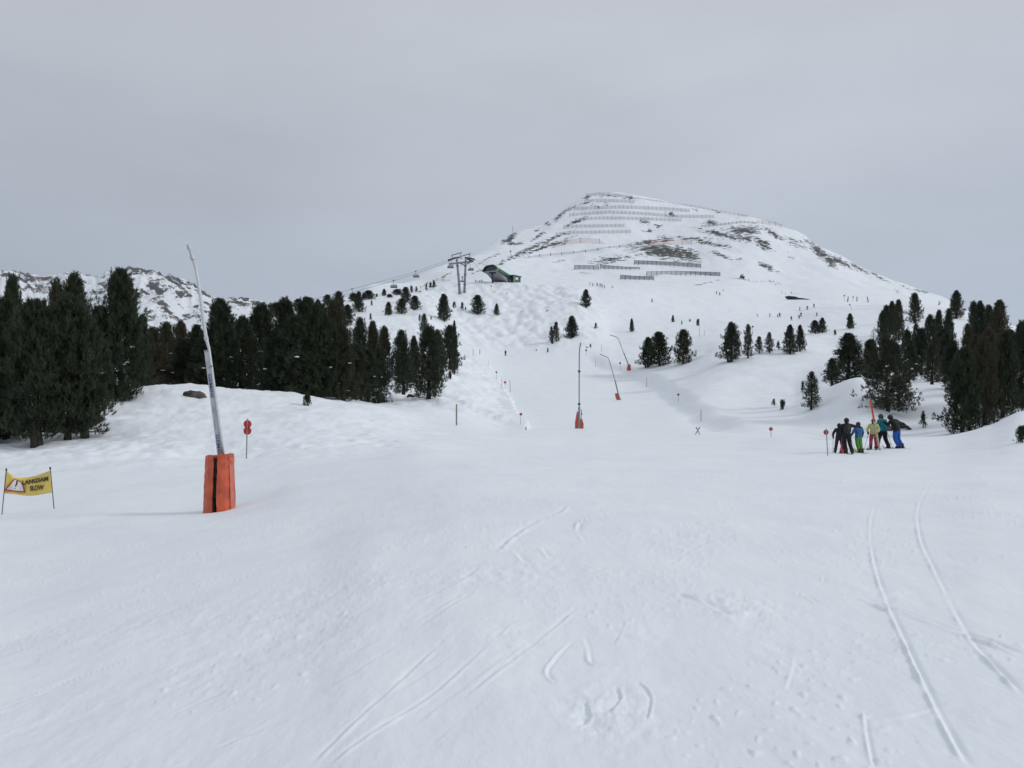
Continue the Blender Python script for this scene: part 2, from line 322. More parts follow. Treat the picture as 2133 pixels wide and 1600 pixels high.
TRK = [
 ([(640, 1596), (740, 1500), (850, 1400), (960, 1300)], .030, .014), ([(672, 1600), (780, 1520), (880, 1458), (985, 1370), (1070, 1290)], .030, .016),
 ([(1028, 1152), (1060, 1122), (1110, 1090), (1160, 1068), (1180, 1054)], .07, .040), ([(1078, 1150), (1100, 1172), (1140, 1180), (1230, 1186), (1318, 1194)], .06, .030),
 ([(1128, 1140), (1150, 1162), (1210, 1172), (1270, 1190)], .05, .022), ([(1290, 1065), (1240, 1078), (1208, 1092), (1208, 1112), (1224, 1130)], .05, .025),
 ([(1215, 1325), (1228, 1350), (1232, 1378), (1262, 1388), (1292, 1388)], .028, .016), ([(1200, 1330), (1160, 1370), (1142, 1400), (1160, 1420), (1240, 1424)], .022, .010),
 ([(1425, 1236), (1470, 1252), (1520, 1282), (1550, 1290)], .045, .030), ([(1645, 1232), (1680, 1240), (1705, 1256)], .03, .02), 
 ([(1745, 1230), (1800, 1246), (1850, 1268), (1900, 1280), (1985, 1312), (2060, 1336), (2140, 1366)], .050, .055),
 ([(1828, 1040), (1814, 1090), (1818, 1150), (1830, 1200), (1856, 1268), (1890, 1340), (1925, 1415), (1960, 1485), (1995, 1550), (2030, 1610)], .030, .020),
 ([(2020, 972), (1960, 990), (1930, 1020), (1912, 1070), (1925, 1140), (1965, 1220), (2000, 1290), (2040, 1350), (2100, 1410), (2145, 1460)], .034, .022),
 ([(1965, 1220), (2020, 1232), (2080, 1250), (2133, 1265)], .04, .03), ([(1802, 1480), (1812, 1550), (1824, 1600)], .018, .009),
 ([(1658, 1345), (1656, 1390), (1640, 1440)], .02, .012), ([(1268, 1486), (1290, 1452), (1282, 1430)], .022, .008), ([(1345, 1505), (1352, 1450), (1325, 1420)], .018, .010),
 ([(1196, 1516), (1225, 1490), (1215, 1465)], .024, .008), ([(1274, 1345), (1290, 1320), (1300, 1292)], .022, .016),
 ([(90, 1205), (150, 1180), (200, 1162), (262, 1146)], .05, .016), ([(250, 1318), (330, 1285), (400, 1258)], .04, .014), ([(330, 1440), (400, 1410), (450, 1392)], .03, .014),
 ([(300, 1324), (360, 1300), (392, 1286)], .03, .010), ([(560, 1085), (640, 1070), (760, 1055)], .06, .014), ([(850, 1258), (930, 1225), (1000, 1180)], .05, .010),
 ([(1390, 1180), (1450, 1140), (1540, 1110)], .05, .010), ([(1730, 1130), (1810, 1112), (1860, 1098)], .04, .012), ([(1600, 1075), (1640, 1062), (1700, 1040)], .05, .010),
 ([(1700, 1205), (1735, 1210)], .02, .02), ([(1870, 1170), (1896, 1180)], .02, .02), ([(2020, 1470), (1950, 1480), (1870, 1500), (1820, 1506)], .03, .008),
 ([(450, 1560), (520, 1530), (600, 1500)], .025, .010), ([(620, 1460), (700, 1420), (760, 1395)], .03, .010),
]
for t in TRK: track(*t)
r2 = np.random.RandomState(21)
for _ in range(130):     # fainter scrapes running with the fall line
    x = r2.uniform(-500, 1000); y = 1000 + 560 * r2.rand() ** 0.8; ln = r2.uniform(50, 330)
    dx = 1620 + r2.uniform(-120, 120) - x; dy = 885 - y; n_ = math.hypot(dx, dy); dx /= n_; dy /= n_
    track([(x, y), (x + dx * ln * .5, y + dy * ln * .5 + r2.uniform(-2, 2)), (x + dx * ln, max(940, y + dy * ln))], r2.uniform(.012, .035), r2.uniform(.003, .009))
# churned patches where skiers turned and stopped
def churn(px, py, rx, ry, amp):
    Yd = 1.62 * F / (py - HZ); x0 = (px - CX) / F * Yd; sx = rx / F * Yd; sy = ry * Yd * Yd / (1.62 * F)
    r0, r1 = np.searchsorted(YS, [Yd - 2.6 * sy, Yd + 2.6 * sy]); X_, Y_ = XX[r0:r1], YY[r0:r1]
    g = np.exp(-((X_ - x0) / sx) ** 2 - ((Y_ - Yd) / sy) ** 2)
    Z[r0:r1] += g * amp * (fbm(X_ / .16, Y_ / .22, 4, 141, .6) + .8 * np.clip(pn(X_ / .30, Y_ / .40, 144), 0, 1))
for q_ in [(1540, 1270, 110, 40, .016), (1300, 1490, 90, 60, .012), (1215, 1500, 50, 40, .014), (1060, 1200, 120, 26, .014), (1330, 1330, 60, 40, .007), (560, 1300, 260, 70, .006), (300, 1230, 260, 40, .007), (1420, 1120, 160, 26, .012), (330, 1540, 200, 40, .005), (1850, 1240, 60, 30, .010), (1640, 1380, 60, 60, .006), (1980, 1500, 130, 40, .005), (760, 1200, 240, 40, .007), (1080, 1330, 80, 50, .008), (150, 1400, 150, 60, .005)]: churn(*q_)
Z += 0.0045 * fbm(XX / .45, YY / .9, 4, 151, .6) * (1 - sstep(14, 30, YY))
# small lumps of thrown snow
lump = np.zeros_like(Z)
sel = YY < 26
lump[sel] = np.maximum(0, pn(XX[sel] * 15, YY[sel] * 11, 71) - 0.40) * (pn(XX[sel] / 1.6 + 4, YY[sel] / 2.2, 73) > 0.12)
Z += 0.030 * lump

# ---- rock: bare patches, placed as in the photograph, broken up by noise
VV = HZ - Z / YY * F
ROCK = [  # px, row, half width, half height, tilt (deg, down to the right), strength
 (1385,524,60,13,6,1.1),(1430,530,30,12,18,.9),(1270,541,42,6,-8,.75),(1350,505,38,4,-4,.85),(1385,498,16,5,0,.8),(1440,497,48,3,2,.85),(1480,508,44,4,11,.8),
 (1550,480,36,9,0,.95),(1607,485,34,4,31,.8),(1500,488,50,4,13,.85),(1545,496,36,6,8,.9),(1588,508,24,8,32,.9),(1500,531,20,4,24,.8),(1597,556,20,5,22,.85),(1540,541,8,3,20,.7),
 (1706,525,20,7,40,1.1),(1728,545,18,7,45,1.1),(1690,508,20,4,35,.7),(1752,546,26,5,30,.95),(1790,560,26,4,30,.8),(1830,577,26,3,30,.75),(1650,500,40,3,14,.6),(1663,512,20,4,15,.6),
 (1060,500,14,5,-25,1.1),(1066,488,8,9,70,1.0),(1068,508,4,10,100,.9),(1085,506,10,3,-20,.8),(1020,538,26,2,-27,.7),(1100,521,56,3,-25,.9),(1130,517,60,3,-20,.85),(1075,532,60,3,-28,.85),(1150,499,40,4,-24,.75),(1160,508,30,3,-10,.9),
 (1122,492,18,3,-35,.8),(1198,463,26,3,-25,.85),(1138,466,8,5,-60,.85),(1164,452,16,4,-50,.85),(1158,446,26,3,-30,.8),(1192,433,22,2,-20,.7),(1222,411,9,3,-10,1.0),(1224,424,12,3,0,.6),(1310,413,15,2.5,14,.9),
 (1343,462,13,5,5,.8),(1395,446,14,3,15,.8),(1481,464,13,5,0,.9),(1354,481,14,2.5,0,.8),(1450,438,9,2,20,.7),(1368,470,14,2.5,25,.7),(1260,424,14,2,20,.6),(1920,607,22,2.5,12,.8),(1868,606,10,2,5,.6),
 (1880,595,20,2,28,.6),(1700,490,30,3,40,.5),(1240,430,10,2,10,.6),(1170,545,14,2,-3,.6),(1330,520,30,6,-10,.5),(1495,442,9,2,15,.7),(1265,407,22,1.6,3,.7),(1120,480,10,2,-40,.6),(1180,440,12,3,-30,.7),(1650,538,7,2,20,.5),
 (1545,582,30,1.6,8,.5),(1610,588,14,2,8,.55),(1470,590,24,1.6,-12,.55),(1220,570,16,1.6,5,.4),(1000,470,3,2,0,.3),(930,573,14,1.6,-25,.7),(995,566,16,1.6,-22,.7),(1075,655,10,1,-12,.6),(1090,651,6,1,0,.5)]
rock = np.zeros_like(Z)
rows = (YY > 300) & (YY < 1260); pxr, vr = PX[rows], VV[rows]; acc = np.zeros(pxr.shape)
wx = pxr + 5 * pn(pxr / 9, vr / 5, 81); wy = vr + 2.4 * pn(pxr / 8, vr / 4, 83)
for cx_, cy_, rx_, ry_, an, st in ROCK:
    c, s = math.cos(R(an)), math.sin(R(an)); dx = wx - cx_; dy = wy - cy_
    d = np.sqrt(((dx * c + dy * s) / (rx_ * 1.15)) ** 2 + ((-dx * s + dy * c) / (ry_ * 1.25)) ** 2)
    acc = np.maximum(acc, st * np.clip(1.25 - d, 0, 1))
rock[rows] = acc
sprink = np.clip(pn(XX / 4.2, YY / 7.0, 91) - 0.72, 0, 1) * 3 * sstep(560, 640, YY) * sstep(0.0, .5, pn(XX / 60, YY / 60, 93) + .15) * (PX > 950)
rock = np.maximum(rock, np.clip(sprink, 0, .6))
rock *= (YY < 1260)
Z += rock * 0.9 * np.clip((YY - 300) / 300, 0, 1) * (fbm(XX / 5, YY / 8, 3, 95) + .4)

nr_, nc_ = Z.shape
verts = np.stack([XX, YY, Z], -1).reshape(-1, 3)
idx = np.arange(nr_ * nc_).reshape(nr_, nc_)
quads = np.stack([idx[:-1, :-1], idx[:-1, 1:], idx[1:, 1:], idx[1:, :-1]], -1).reshape(-1, 4)
terr = mesh_np('snow_ground', verts, quads, smooth=True)
at_ = terr.attributes.new('rock', 'FLOAT', 'POINT'); at_.data.foreach_set('value', rock.ravel().astype(np.float32))

def gz(x, y):
    u = x / y; i = int(np.clip(np.searchsorted(YS, y) - 1, 0, nr_ - 2)); j = int(np.clip(np.searchsorted(US, u) - 1, 0, nc_ - 2))
    a = min(max((y - YS[i]) / (YS[i + 1] - YS[i]), 0), 1); b = min(max((u - US[j]) / (US[j + 1] - US[j]), 0), 1)
    return float((Z[i, j] * (1 - b) + Z[i, j + 1] * b) * (1 - a) + (Z[i + 1, j] * (1 - b) + Z[i + 1, j + 1] * b) * a)
_V = HZ - Z / YY * F
def hit(px, py, ymin=3.0):
    "first point of the ground that shows at photo pixel (px, py)"
    u = (px - CX) / F; j = int(np.clip(np.searchsorted(US, u), 1, nc_ - 1)); i0 = int(np.searchsorted(YS, ymin))
    w = np.where(_V[i0:, j] <= py)[0]
    i = i0 + (int(w[0]) if len(w) else int(np.argmin(_V[i0:, j])))
    if i > 0 and len(w) and _V[i - 1, j] > py:
        t = (_V[i - 1, j] - py) / max(_V[i - 1, j] - _V[i, j], 1e-6); Yd = YS[i - 1] + t * (YS[i] - YS[i - 1])
    else: Yd = YS[i]
    x = u * Yd; return Vector((x, Yd, gz(x, Yd)))
def ground(px, Y): x = (px - CX) / F * Y; return Vector((x, Y, gz(x, Y)))

# snow material: white snow, rock showing where the attribute says it is bare
def snow_mat(name, rock_on=True, far=False):
    m = bpy.data.materials.new(name); m.use_nodes = True; n = m.node_tree.nodes; l = m.node_tree.links
    b = n['Principled BSDF']; b.inputs['Roughness'].default_value = 0.62; b.inputs['Specular IOR Level'].default_value = 0.25
    t = n.new('ShaderNodeTexCoord')
    ns = n.new('ShaderNodeTexNoise'); ns.inputs['Scale'].default_value = 0.35; ns.inputs['Detail'].default_value = 8; ns.inputs['Roughness'].default_value = 0.6
    l.new(t.outputs['Object'], ns.inputs['Vector'])
    sn = n.new('ShaderNodeValToRGB'); l.new(ns.outputs['Fac'], sn.inputs[0])
    sn.color_ramp.elements[0].position = .3; sn.color_ramp.elements[0].color = (.79, .83, .875, 1)
    sn.color_ramp.elements[1].position = .7; sn.color_ramp.elements[1].color = (.85, .885, .92, 1)
    # rock colours
    nr2 = n.new('ShaderNodeTexNoise'); nr2.inputs['Scale'].default_value = .02 if far else .22; nr2.inputs['Detail'].default_value = 8; nr2.inputs['Roughness'].default_value = .7
    l.new(t.outputs['Object'], nr2.inputs['Vector'])
    rr = n.new('ShaderNodeValToRGB'); l.new(nr2.outputs['Fac'], rr.inputs[0])
    rr.color_ramp.elements[0].position = .35; rr.color_ramp.elements[0].color = (.014, .016, .019, 1)
    rr.color_ramp.elements[1].position = .68; rr.color_ramp.elements[1].color = (.085, .078, .068, 1)
    at2 = n.new('ShaderNodeAttribute'); at2.attribute_name = 'rock'
    nb = n.new('ShaderNodeTexNoise'); nb.inputs['Scale'].default_value = .011 if far else .26; nb.inputs['Detail'].default_value = 7; nb.inputs['Roughness'].default_value = .75
    mp_ = n.new('ShaderNodeMapping'); mp_.inputs['Scale'].default_value = (1, 1, 1.0) if far else (.55, .6, 1.6); l.new(t.outputs['Object'], mp_.inputs[0]); l.new(mp_.outputs[0], nb.inputs['Vector'])
    a1 = n.new('ShaderNodeMath'); a1.operation = 'MULTIPLY_ADD'; l.new(nb.outputs['Fac'], a1.inputs[0]); a1.inputs[1].default_value = 5.0; a1.inputs[2].default_value = -2.5 - (.42 if not far else .36)
    a2 = n.new('ShaderNodeMath'); a2.operation = 'ADD'; l.new(at2.outputs['Fac'], a2.inputs[0]); l.new(a1.outputs[0], a2.inputs[1])
    a3 = n.new('ShaderNodeMapRange'); l.new(a2.outputs[0], a3.inputs[0]); a3.inputs[1].default_value = .04; a3.inputs[2].default_value = .16
    a4 = n.new('ShaderNodeMath'); a4.operation = 'GREATER_THAN'; l.new(at2.outputs['Fac'], a4.inputs[0]); a4.inputs[1].default_value = .02
    a5 = n.new('ShaderNodeMath'); a5.operation = 'MULTIPLY'; l.new(a3.outputs[0], a5.inputs[0]); l.new(a4.outputs[0], a5.inputs[1])
    mxc = n.new('ShaderNodeMix'); mxc.data_type = 'RGBA'; l.new(a5.outputs[0], mxc.inputs[0]); l.new(sn.outputs[0], mxc.inputs[6]); l.new(rr.outputs[0], mxc.inputs[7])
    l.new(mxc.outputs[2], b.inputs['Base Color'])
    if not far:
        # fine relief: grain and wind crust, drawn out along the fall line
        g1 = n.new('ShaderNodeTexNoise'); g1.inputs['Scale'].default_value = 14; g1.inputs['Detail'].default_value = 9; g1.inputs['Roughness'].default_value = .62
        mg = n.new('ShaderNodeMapping'); mg.inputs['Rotation'].default_value = (0, 0, R(-12)); mg.inputs['Scale'].default_value = (1, .6, 1); l.new(t.outputs['Object'], mg.inputs[0]); l.new(mg.outputs[0], g1.inputs['Vector'])
        g2 = n.new('ShaderNodeTexNoise'); g2.inputs['Scale'].default_value = 1.6; g2.inputs['Detail'].default_value = 8; g2.inputs['Roughness'].default_value = .58
        mg2 = n.new('ShaderNodeMapping'); mg2.inputs['Rotation'].default_value = (0, 0, R(-14)); mg2.inputs['Scale'].default_value = (1.2, .55, 1); l.new(t.outputs['Object'], mg2.inputs[0]); l.new(mg2.outputs[0], g2.inputs['Vector'])
        b1 = n.new('ShaderNodeBump'); b1.inputs['Strength'].default_value = .22; b1.inputs['Distance'].default_value = .02; l.new(g1.outputs['Fac'], b1.inputs['Height'])
        b2 = n.new('ShaderNodeBump'); b2.inputs['Strength'].default_value = .32; b2.inputs['Distance'].default_value = .10; l.new(g2.outputs['Fac'], b2.inputs['Height']); l.new(b1.outputs[0], b2.inputs['Normal'])
        l.new(b2.outputs[0], b.inputs['Normal'])
    else:
        b1 = n.new('ShaderNodeBump'); b1.inputs['Strength'].default_value = .8; b1.inputs['Distance'].default_value = 12; l.new(nb.outputs['Fac'], b1.inputs['Height']); l.new(b1.outputs[0], b.inputs['Normal'])
    return m
M_SNOW = snow_mat('snow'); terr.materials.append(M_SNOW)
tag(link('snow_ground', terr), kind='structure')
# ground behind and beside the camera
bx = np.concatenate([np.linspace(-260, -20, 25), np.linspace(-18, 18, 37), np.linspace(20, 260, 25)]); by = np.concatenate([np.linspace(-300, -10, 30), np.linspace(-8, 1.95, 12)])
BX, BY = np.meshgrid(bx, by); BZ = -1.62 - 0.03 * np.clip(-BX, 0, 10) - .03 + 0.1 * fbm(BX / 12, BY / 12, 3, 33) * sstep(4, 20, np.hypot(BX, BY)) 
bi = np.arange(BX.size).reshape(BX.shape)
bq = np.stack([bi[:-1, :-1], bi[:-1, 1:], bi[1:, 1:], bi[1:, :-1]], -1).reshape(-1, 4)
bm_ = mesh_np('snow_ground', np.stack([BX, BY, BZ], -1).reshape(-1, 3), bq, [M_SNOW], smooth=True)
tag(link('snow_ground', bm_), kind='structure')

# ground out to the sides of the near fan
rr_ = np.where(YS < 75)[0]
for jj, xo in ((0, -120.0), (nc_ - 1, 120.0)):
    ex, ey, ez = XX[rr_, jj], YS[rr_], Z[rr_, jj]; tt2 = np.linspace(0, 1, 30) ** 2
    SXX = ex[:, None] + (xo - ex[:, None]) * tt2[None]; SYY = np.repeat(ey[:, None], 30, 1)
    SZ = ez[:, None] + .10 * fbm(SXX / 7, SYY / 9, 3, 161) * np.clip(tt2 * 8, 0, 1)[None]
    si = np.arange(SXX.size).reshape(SXX.shape); sq = np.stack([si[:-1, :-1], si[:-1, 1:], si[1:, 1:], si[1:, :-1]], -1).reshape(-1, 4)
    if jj == 0: sq = sq[:, ::-1]
    tag(link('snow_ground', mesh_np('snow_ground', np.stack([SXX, SYY, SZ], -1).reshape(-1, 3), sq, [M_SNOW], smooth=True)), kind='structure')

# ------------------------------------------------------------------ far mountain range on the left (4 to 6 km off)
ridge = [(-1500, 600), (-900, 560), (-500, 590), (-200, 560), (-60, 572), (0, 565), (22, 566), (50, 572), (85, 575), (128, 573), (150, 568), (200, 575), (236, 569), (262, 562), (292, 560), (335, 568), (380, 580), (405, 592), (425, 606), (442, 620), (460, 625), (490, 621), (530, 625), (560, 631), (590, 627), (640, 640), (760, 660), (1000, 720), (1300, 830)]
fu = np.arange(-1.5, 0.14, 0.0016); fY = np.concatenate([np.linspace(2600, 4700, 150), np.linspace(4715, 5100, 24), np.linspace(5200, 6000, 8)])
FU, FY = np.meshgrid(fu, fY); FXX = FU * FY; fpx = FU * F + CX
Yr = 4700 + 160 * pn(fpx / 90, fpx * 0, 101)
rv = np.interp(fpx, [r[0] for r in ridge], [r[1] for r in ridge]) + 2.2 * pn(fpx / 11, fpx * 0 + 2, 103) + 1.3 * pn(fpx / 5, fpx * 0 + 5, 105)
zr = (HZ - rv) / F * Yr
tt_ = (FY - 2600) / (Yr - 2600)
up = np.clip(tt_, 0, 1) ** 0.9
FZ = np.where(tt_ <= 1, -250 + (zr + 250) * up, zr - (FY - Yr) * 0.45)
wgt = np.clip(1 - np.abs(tt_ - .55) / .5, 0, 1)
gul = np.abs(pn(FXX / 240 + FY / 700, FY / 1400, 111)); FZ += wgt * (-130 * (0.35 - gul)) + wgt * 70 * fbm(FXX / 420, FY / 420, 4, 113)
FZ += 16 * (1 - np.abs(pn(FXX / 60, FY / 70, 117)) * 2) * np.clip(tt_ * 2 - .6, 0, 1)
# steep faces are bare
gy, gx = np.gradient(FZ); dyy = np.gradient(FY)[0]; dxx = np.gradient(FXX)[1]
slope = np.hypot(gy / np.maximum(np.abs(dyy), 1), gx / np.maximum(np.abs(dxx), .5))
nzr = fbm(FXX / 170 + FY / 400, FY / 300, 4, 121)
frock = np.clip(0.34 * np.exp(-((tt_ - 1) / .05) ** 2) + .32 * np.clip(nzr - .28, 0, 1) + .35 * np.clip(slope - .55, 0, 1) , 0, 1)
for cx_, cy_, rx_, ry_, an, st in [(335,620,60,11,62,.75),(345,640,45,9,60,.6),(380,600,30,6,45,.7),(60,585,40,9,20,.75),(30,575,30,6,10,.8),(80,595,18,8,30,.8),(215,600,30,8,-40,.5),(375,615,12,10,70,.8),(365,590,18,6,30,.7),(350,660,50,8,10,.5),(290,564,24,3,-5,.9),(500,632,25,6,10,.8),(560,636,25,6,10,.7),(425,610,12,5,45,.9)]:
    fv = HZ - FZ / FY * F; c, s = math.cos(R(an)), math.sin(R(an)); dx = fpx - cx_ + 4 * pn(fpx / 9, fv / 6, 131); dy = fv - cy_
    d = np.sqrt(((dx * c + dy * s) / rx_) ** 2 + ((-dx * s + dy * c) / ry_) ** 2); frock = np.maximum(frock, 1.15 * st * np.clip(1.3 - d, 0, 1))
fi = np.arange(FZ.size).reshape(FZ.shape)
fq = np.stack([fi[:-1, :-1], fi[:-1, 1:], fi[1:, 1:], fi[1:, :-1]], -1).reshape(-1, 4)
fm = mesh_np('mountains', np.stack([FXX, FY, FZ], -1).reshape(-1, 3), fq, [snow_mat('far_snow', far=True)], smooth=True)
a_ = fm.attributes.new('rock', 'FLOAT', 'POINT'); a_.data.foreach_set('value', frock.ravel().astype(np.float32))
tag(link('mountains', fm), kind='structure')
# ------------------------------------------------------------------ trees: Swiss stone pines with tapered trunk, limbs and tufted crowns
def needle_mat(name, c1, c2, c3):
    m = bpy.data.materials.new(name); m.use_nodes = True; n = m.node_tree.nodes; l = m.node_tree.links
    b = n['Principled BSDF']; b.inputs['Roughness'].default_value = .65; b.inputs['Specular IOR Level'].default_value = .15
    oi = n.new('ShaderNodeObjectInfo'); t = n.new('ShaderNodeTexCoord')
    ns = n.new('ShaderNodeTexNoise'); ns.inputs['Scale'].default_value = 1.3; ns.inputs['Detail'].default_value = 4; l.new(t.outputs['Object'], ns.inputs['Vector'])
    r1 = n.new('ShaderNodeValToRGB'); l.new(ns.outputs['Fac'], r1.inputs[0])
    r1.color_ramp.elements[0].position = .35; r1.color_ramp.elements[0].color = (*c1, 1); r1.color_ramp.elements[1].position = .7; r1.color_ramp.elements[1].color = (*c2, 1)
    pw = n.new('ShaderNodeMath'); pw.operation = 'POWER'; l.new(oi.outputs['Random'], pw.inputs[0]); pw.inputs[1].default_value = 5.0
    mx = n.new('ShaderNodeMix'); mx.data_type = 'RGBA'; l.new(pw.outputs[0], mx.inputs[0]); l.new(r1.outputs[0], mx.inputs[6]); mx.inputs[7].default_value = (*c3, 1)
    g = n.new('ShaderNodeNewGeometry'); mr = n.new('ShaderNodeMapRange'); l.new(g.outputs['Random Per Island'], mr.inputs[0]); mr.inputs[3].default_value = .65; mr.inputs[4].default_value = 1.45
    vm = n.new('ShaderNodeVectorMath'); vm.operation = 'SCALE'; l.new(mx.outputs[2], vm.inputs[0]); l.new(mr.outputs[0], vm.inputs['Scale'])
    l.new(vm.outputs[0], b.inputs['Base Color'])
    return m
M_NEEDLE = needle_mat('pine_needles', (.022, .034, .021), (.054, .066, .035), (.068, .058, .034))
M_BARK = mat('bark', (.050, .043, .037), .85, var=.5, vscale=6, bump=.6, bscale=14)
M_CLUMP = mat('snow_clump', (.82, .84, .88), .6)
M_TWIG = mat('bare_twigs', (.13, .105, .085), .85, var=.35, vscale=4)

def crown_profile(kind, t):
    if kind == 'broad':  return (np.clip(1 - np.clip(t, 0, 1) ** 1.65, 0, 1) ** .78) * np.clip(.90 + 1.1 * t, 0, 1)
    if kind == 'dome':   return (np.clip(1 - np.clip(t, 0, 1) ** 2.3, 0, 1) ** .68) * np.clip(.84 + 1.1 * t, 0, 1)
    if kind == 'column': return (np.clip(1 - np.clip(t, 0, 1) ** 2.1, 0, 1) ** .76) * np.clip(.80 + .9 * t, 0, 1)
    if kind == 'cone':   return np.clip(1 - t, 0, 1) ** .62 * np.clip(.8 + 1.5 * t, 0, 1)
    if kind == 'loose':  return np.clip(1 - t, 0, 1) ** .55 * np.clip(.75 + 1.2 * t, 0, 1)
    if kind == 'open':   return (np.clip(1 - t ** 2.4, 0, 1) ** .7) * np.clip(1.05 - .25 * t, 0, 1)
    return np.clip(1 - t, 0, 1) ** .8

def tree_meshes(seed, H, W, kind, nb, t0, tuft, gap, twin=False, clumps=0):
    r = np.random.RandomState(seed)
    tr = MB()
    bend = r.uniform(-.03, .03, 2) * H
    def axis(t): return np.array([bend[0] * math.sin(t * 2.6), bend[1] * math.sin(t * 2.1), H * t])
    rb = H * .021 + .04
    tr.tube([axis(t) - (np.array([0, 0, .5]) if t == 0 else 0) for t in np.linspace(0, .97, 9)], [rb * (1.25 if k == 0 else 1) * (1 - .93 * k / 8) for k in range(9)], 8)
    if twin:
        tr.tube([(H * .04, .1, -.5), (H * .05, .1, H * .12), (H * .10, .15, H * .45), (H * .09, .1, H * .75)], [rb * .9, rb * .75, rb * .5, rb * .15], 7)
    P = []; D = []
    sx, sy = r.uniform(0, 50, 2)
    for i in range(nb):
        t = t0 + (1 - t0) * ((i + r.rand()) / nb) ** .88; t = min(t, .985)
        az = i * 2.39996 + r.uniform(-.5, .5)
        tt = (t - t0) / (1 - t0)
        prof = float(crown_profile(kind, tt)) * W / 2
        lump = 1 + .42 * float(pn(az * 1.1 + sx, t * H * .55 + sy, seed)) + .26 * float(pn(az * 2.6 + sy, t * H * 1.5 + sx, seed + 2))
        ln = max(prof * lump * r.uniform(.62, 1.14), .22)
        if gap and r.rand() < gap: continue
        el = {'open': -.05, 'loose': .05}.get(kind, .22) + tt * .75 + r.uniform(-.12, .12)
        if tt < .22 and kind != 'loose': el -= .55 * (1 - tt / .22) + .05
        base = axis(t); out = np.array([math.cos(az), math.sin(az), 0.])
        n = 5; pts = []
        for k in range(n):
            s = k / (n - 1)
            ang = el + (s ** 1.6) * (.55 if kind != 'open' else .35)
            # limb leaves the trunk at el and sweeps upward near its end
            pts.append(base + out * (ln * s * math.cos(ang * .55)) + np.array([0, 0, 1.]) * ln * (s * math.tan(min(el, .9)) * .62 + .22 * s * s))
        pts = np.array(pts)
        # keep limb ends under the rounded top
        pts[:, 2] = np.minimum(pts[:, 2], H * 1.0)
        tr.tube(pts[:4], [rb * .28 * (1 - t * .6), rb * .18 * (1 - t * .6), rb * .10, rb * .05], 3, cap=False)
        nt_ = max(7, int((.55 + .45 * ln) * tuft))
        tang = np.array([-out[1], out[0], 0]); tip = pts[-1]
        # shoots gather into upright fingers at the limb's end and on one or two side limbs
        fing = [(tip, 1.0)]
        for q in range(2 if ln > .8 else 1):
            s = r.uniform(.35, .85); f = s * (n - 1); a = min(int(f), n - 2)
            fing.append((pts[a] + (pts[a + 1] - pts[a]) * (f - a) + tang * r.choice([-1, 1]) * r.uniform(.15, .42) * (.4 + .4 * ln), .8))
        for q in range(nt_):
            if q % 5 < 4:
                c, sc_ = fing[q % len(fing)]; hh = r.uniform(-.28, .62) * sc_
                wd = .145 * (1 - max(hh, 0) * 1.25)
                rr = r.normal(size=2) * wd
                p = c + np.array([rr[0], rr[1], hh]); d = out * r.uniform(.05, .5) + np.array([rr[0], rr[1], 0]) * 2.2 + np.array([0, 0, 1]) * r.uniform(.6, 1.4)
            else:
                s = r.uniform(.25, .95); f = s * (n - 1); a = min(int(f), n - 2)
                p = pts[a] + (pts[a + 1] - pts[a]) * (f - a) + tang * r.uniform(-.25, .25) + np.array([0, 0, r.uniform(-.05, .15)])
                d = out * r.uniform(.5, 1.0) + tang * r.uniform(-.8, .8) + np.array([0, 0, 1]) * r.uniform(.2, .8)
            P.append(p); D.append(d / np.linalg.norm(d))
    # leader shoots at the top
    for q in range(26):
        P.append(axis(.93 + .07 * r.rand()) + r.uniform(-.17, .17, 3) * np.array([1, 1, 1.2])); d = np.array([r.uniform(-.5, .5), r.uniform(-.5, .5), 1.]); D.append(d / np.linalg.norm(d))
    P = np.array(P); D = np.array(D)
    nb_ = 8; n = len(P)
    a = np.cross(D, r.normal(size=(n, 3))); a /= np.linalg.norm(a, axis=1)[:, None]; b = np.cross(D, a)
    V = np.zeros((n, nb_, 3, 3)); sz = r.uniform(.75, 1.3, n)
    nl = .30
    for k in range(nb_):
        ph = 2 * math.pi * k / nb_ + r.uniform(-.3, .3, n); sp = r.uniform(.2, .8, n)[:, None]
        rad = a * np.cos(ph)[:, None] + b * np.sin(ph)[:, None]
        dirn = D + rad * sp; dirn /= np.linalg.norm(dirn, axis=1)[:, None]
        w = np.cross(dirn, rad); w /= np.linalg.norm(w, axis=1)[:, None] + 1e-9
        st = P - D * .10 * (k % 3)
        L_ = (nl * sz)[:, None] * r.uniform(.8, 1.15, (n, 1))
        V[:, k, 0] = st - w * .030 + dirn * L_ * .25; V[:, k, 1] = st + w * .030 + dirn * L_ * .30; V[:, k, 2] = st + dirn * L_
    V = V.reshape(-1, 3); Fc = np.arange(len(V)).reshape(-1, 3)
    crown = mesh_np('pine_crown', V, Fc, [M_NEEDLE])
    me = bpy.data.meshes.new('pine_trunk'); me.from_pydata(tr.v, [], tr.f); me.materials.append(M_BARK); me.polygons.foreach_set('use_smooth', [True] * len(tr.f)); me.update()
    cl = []
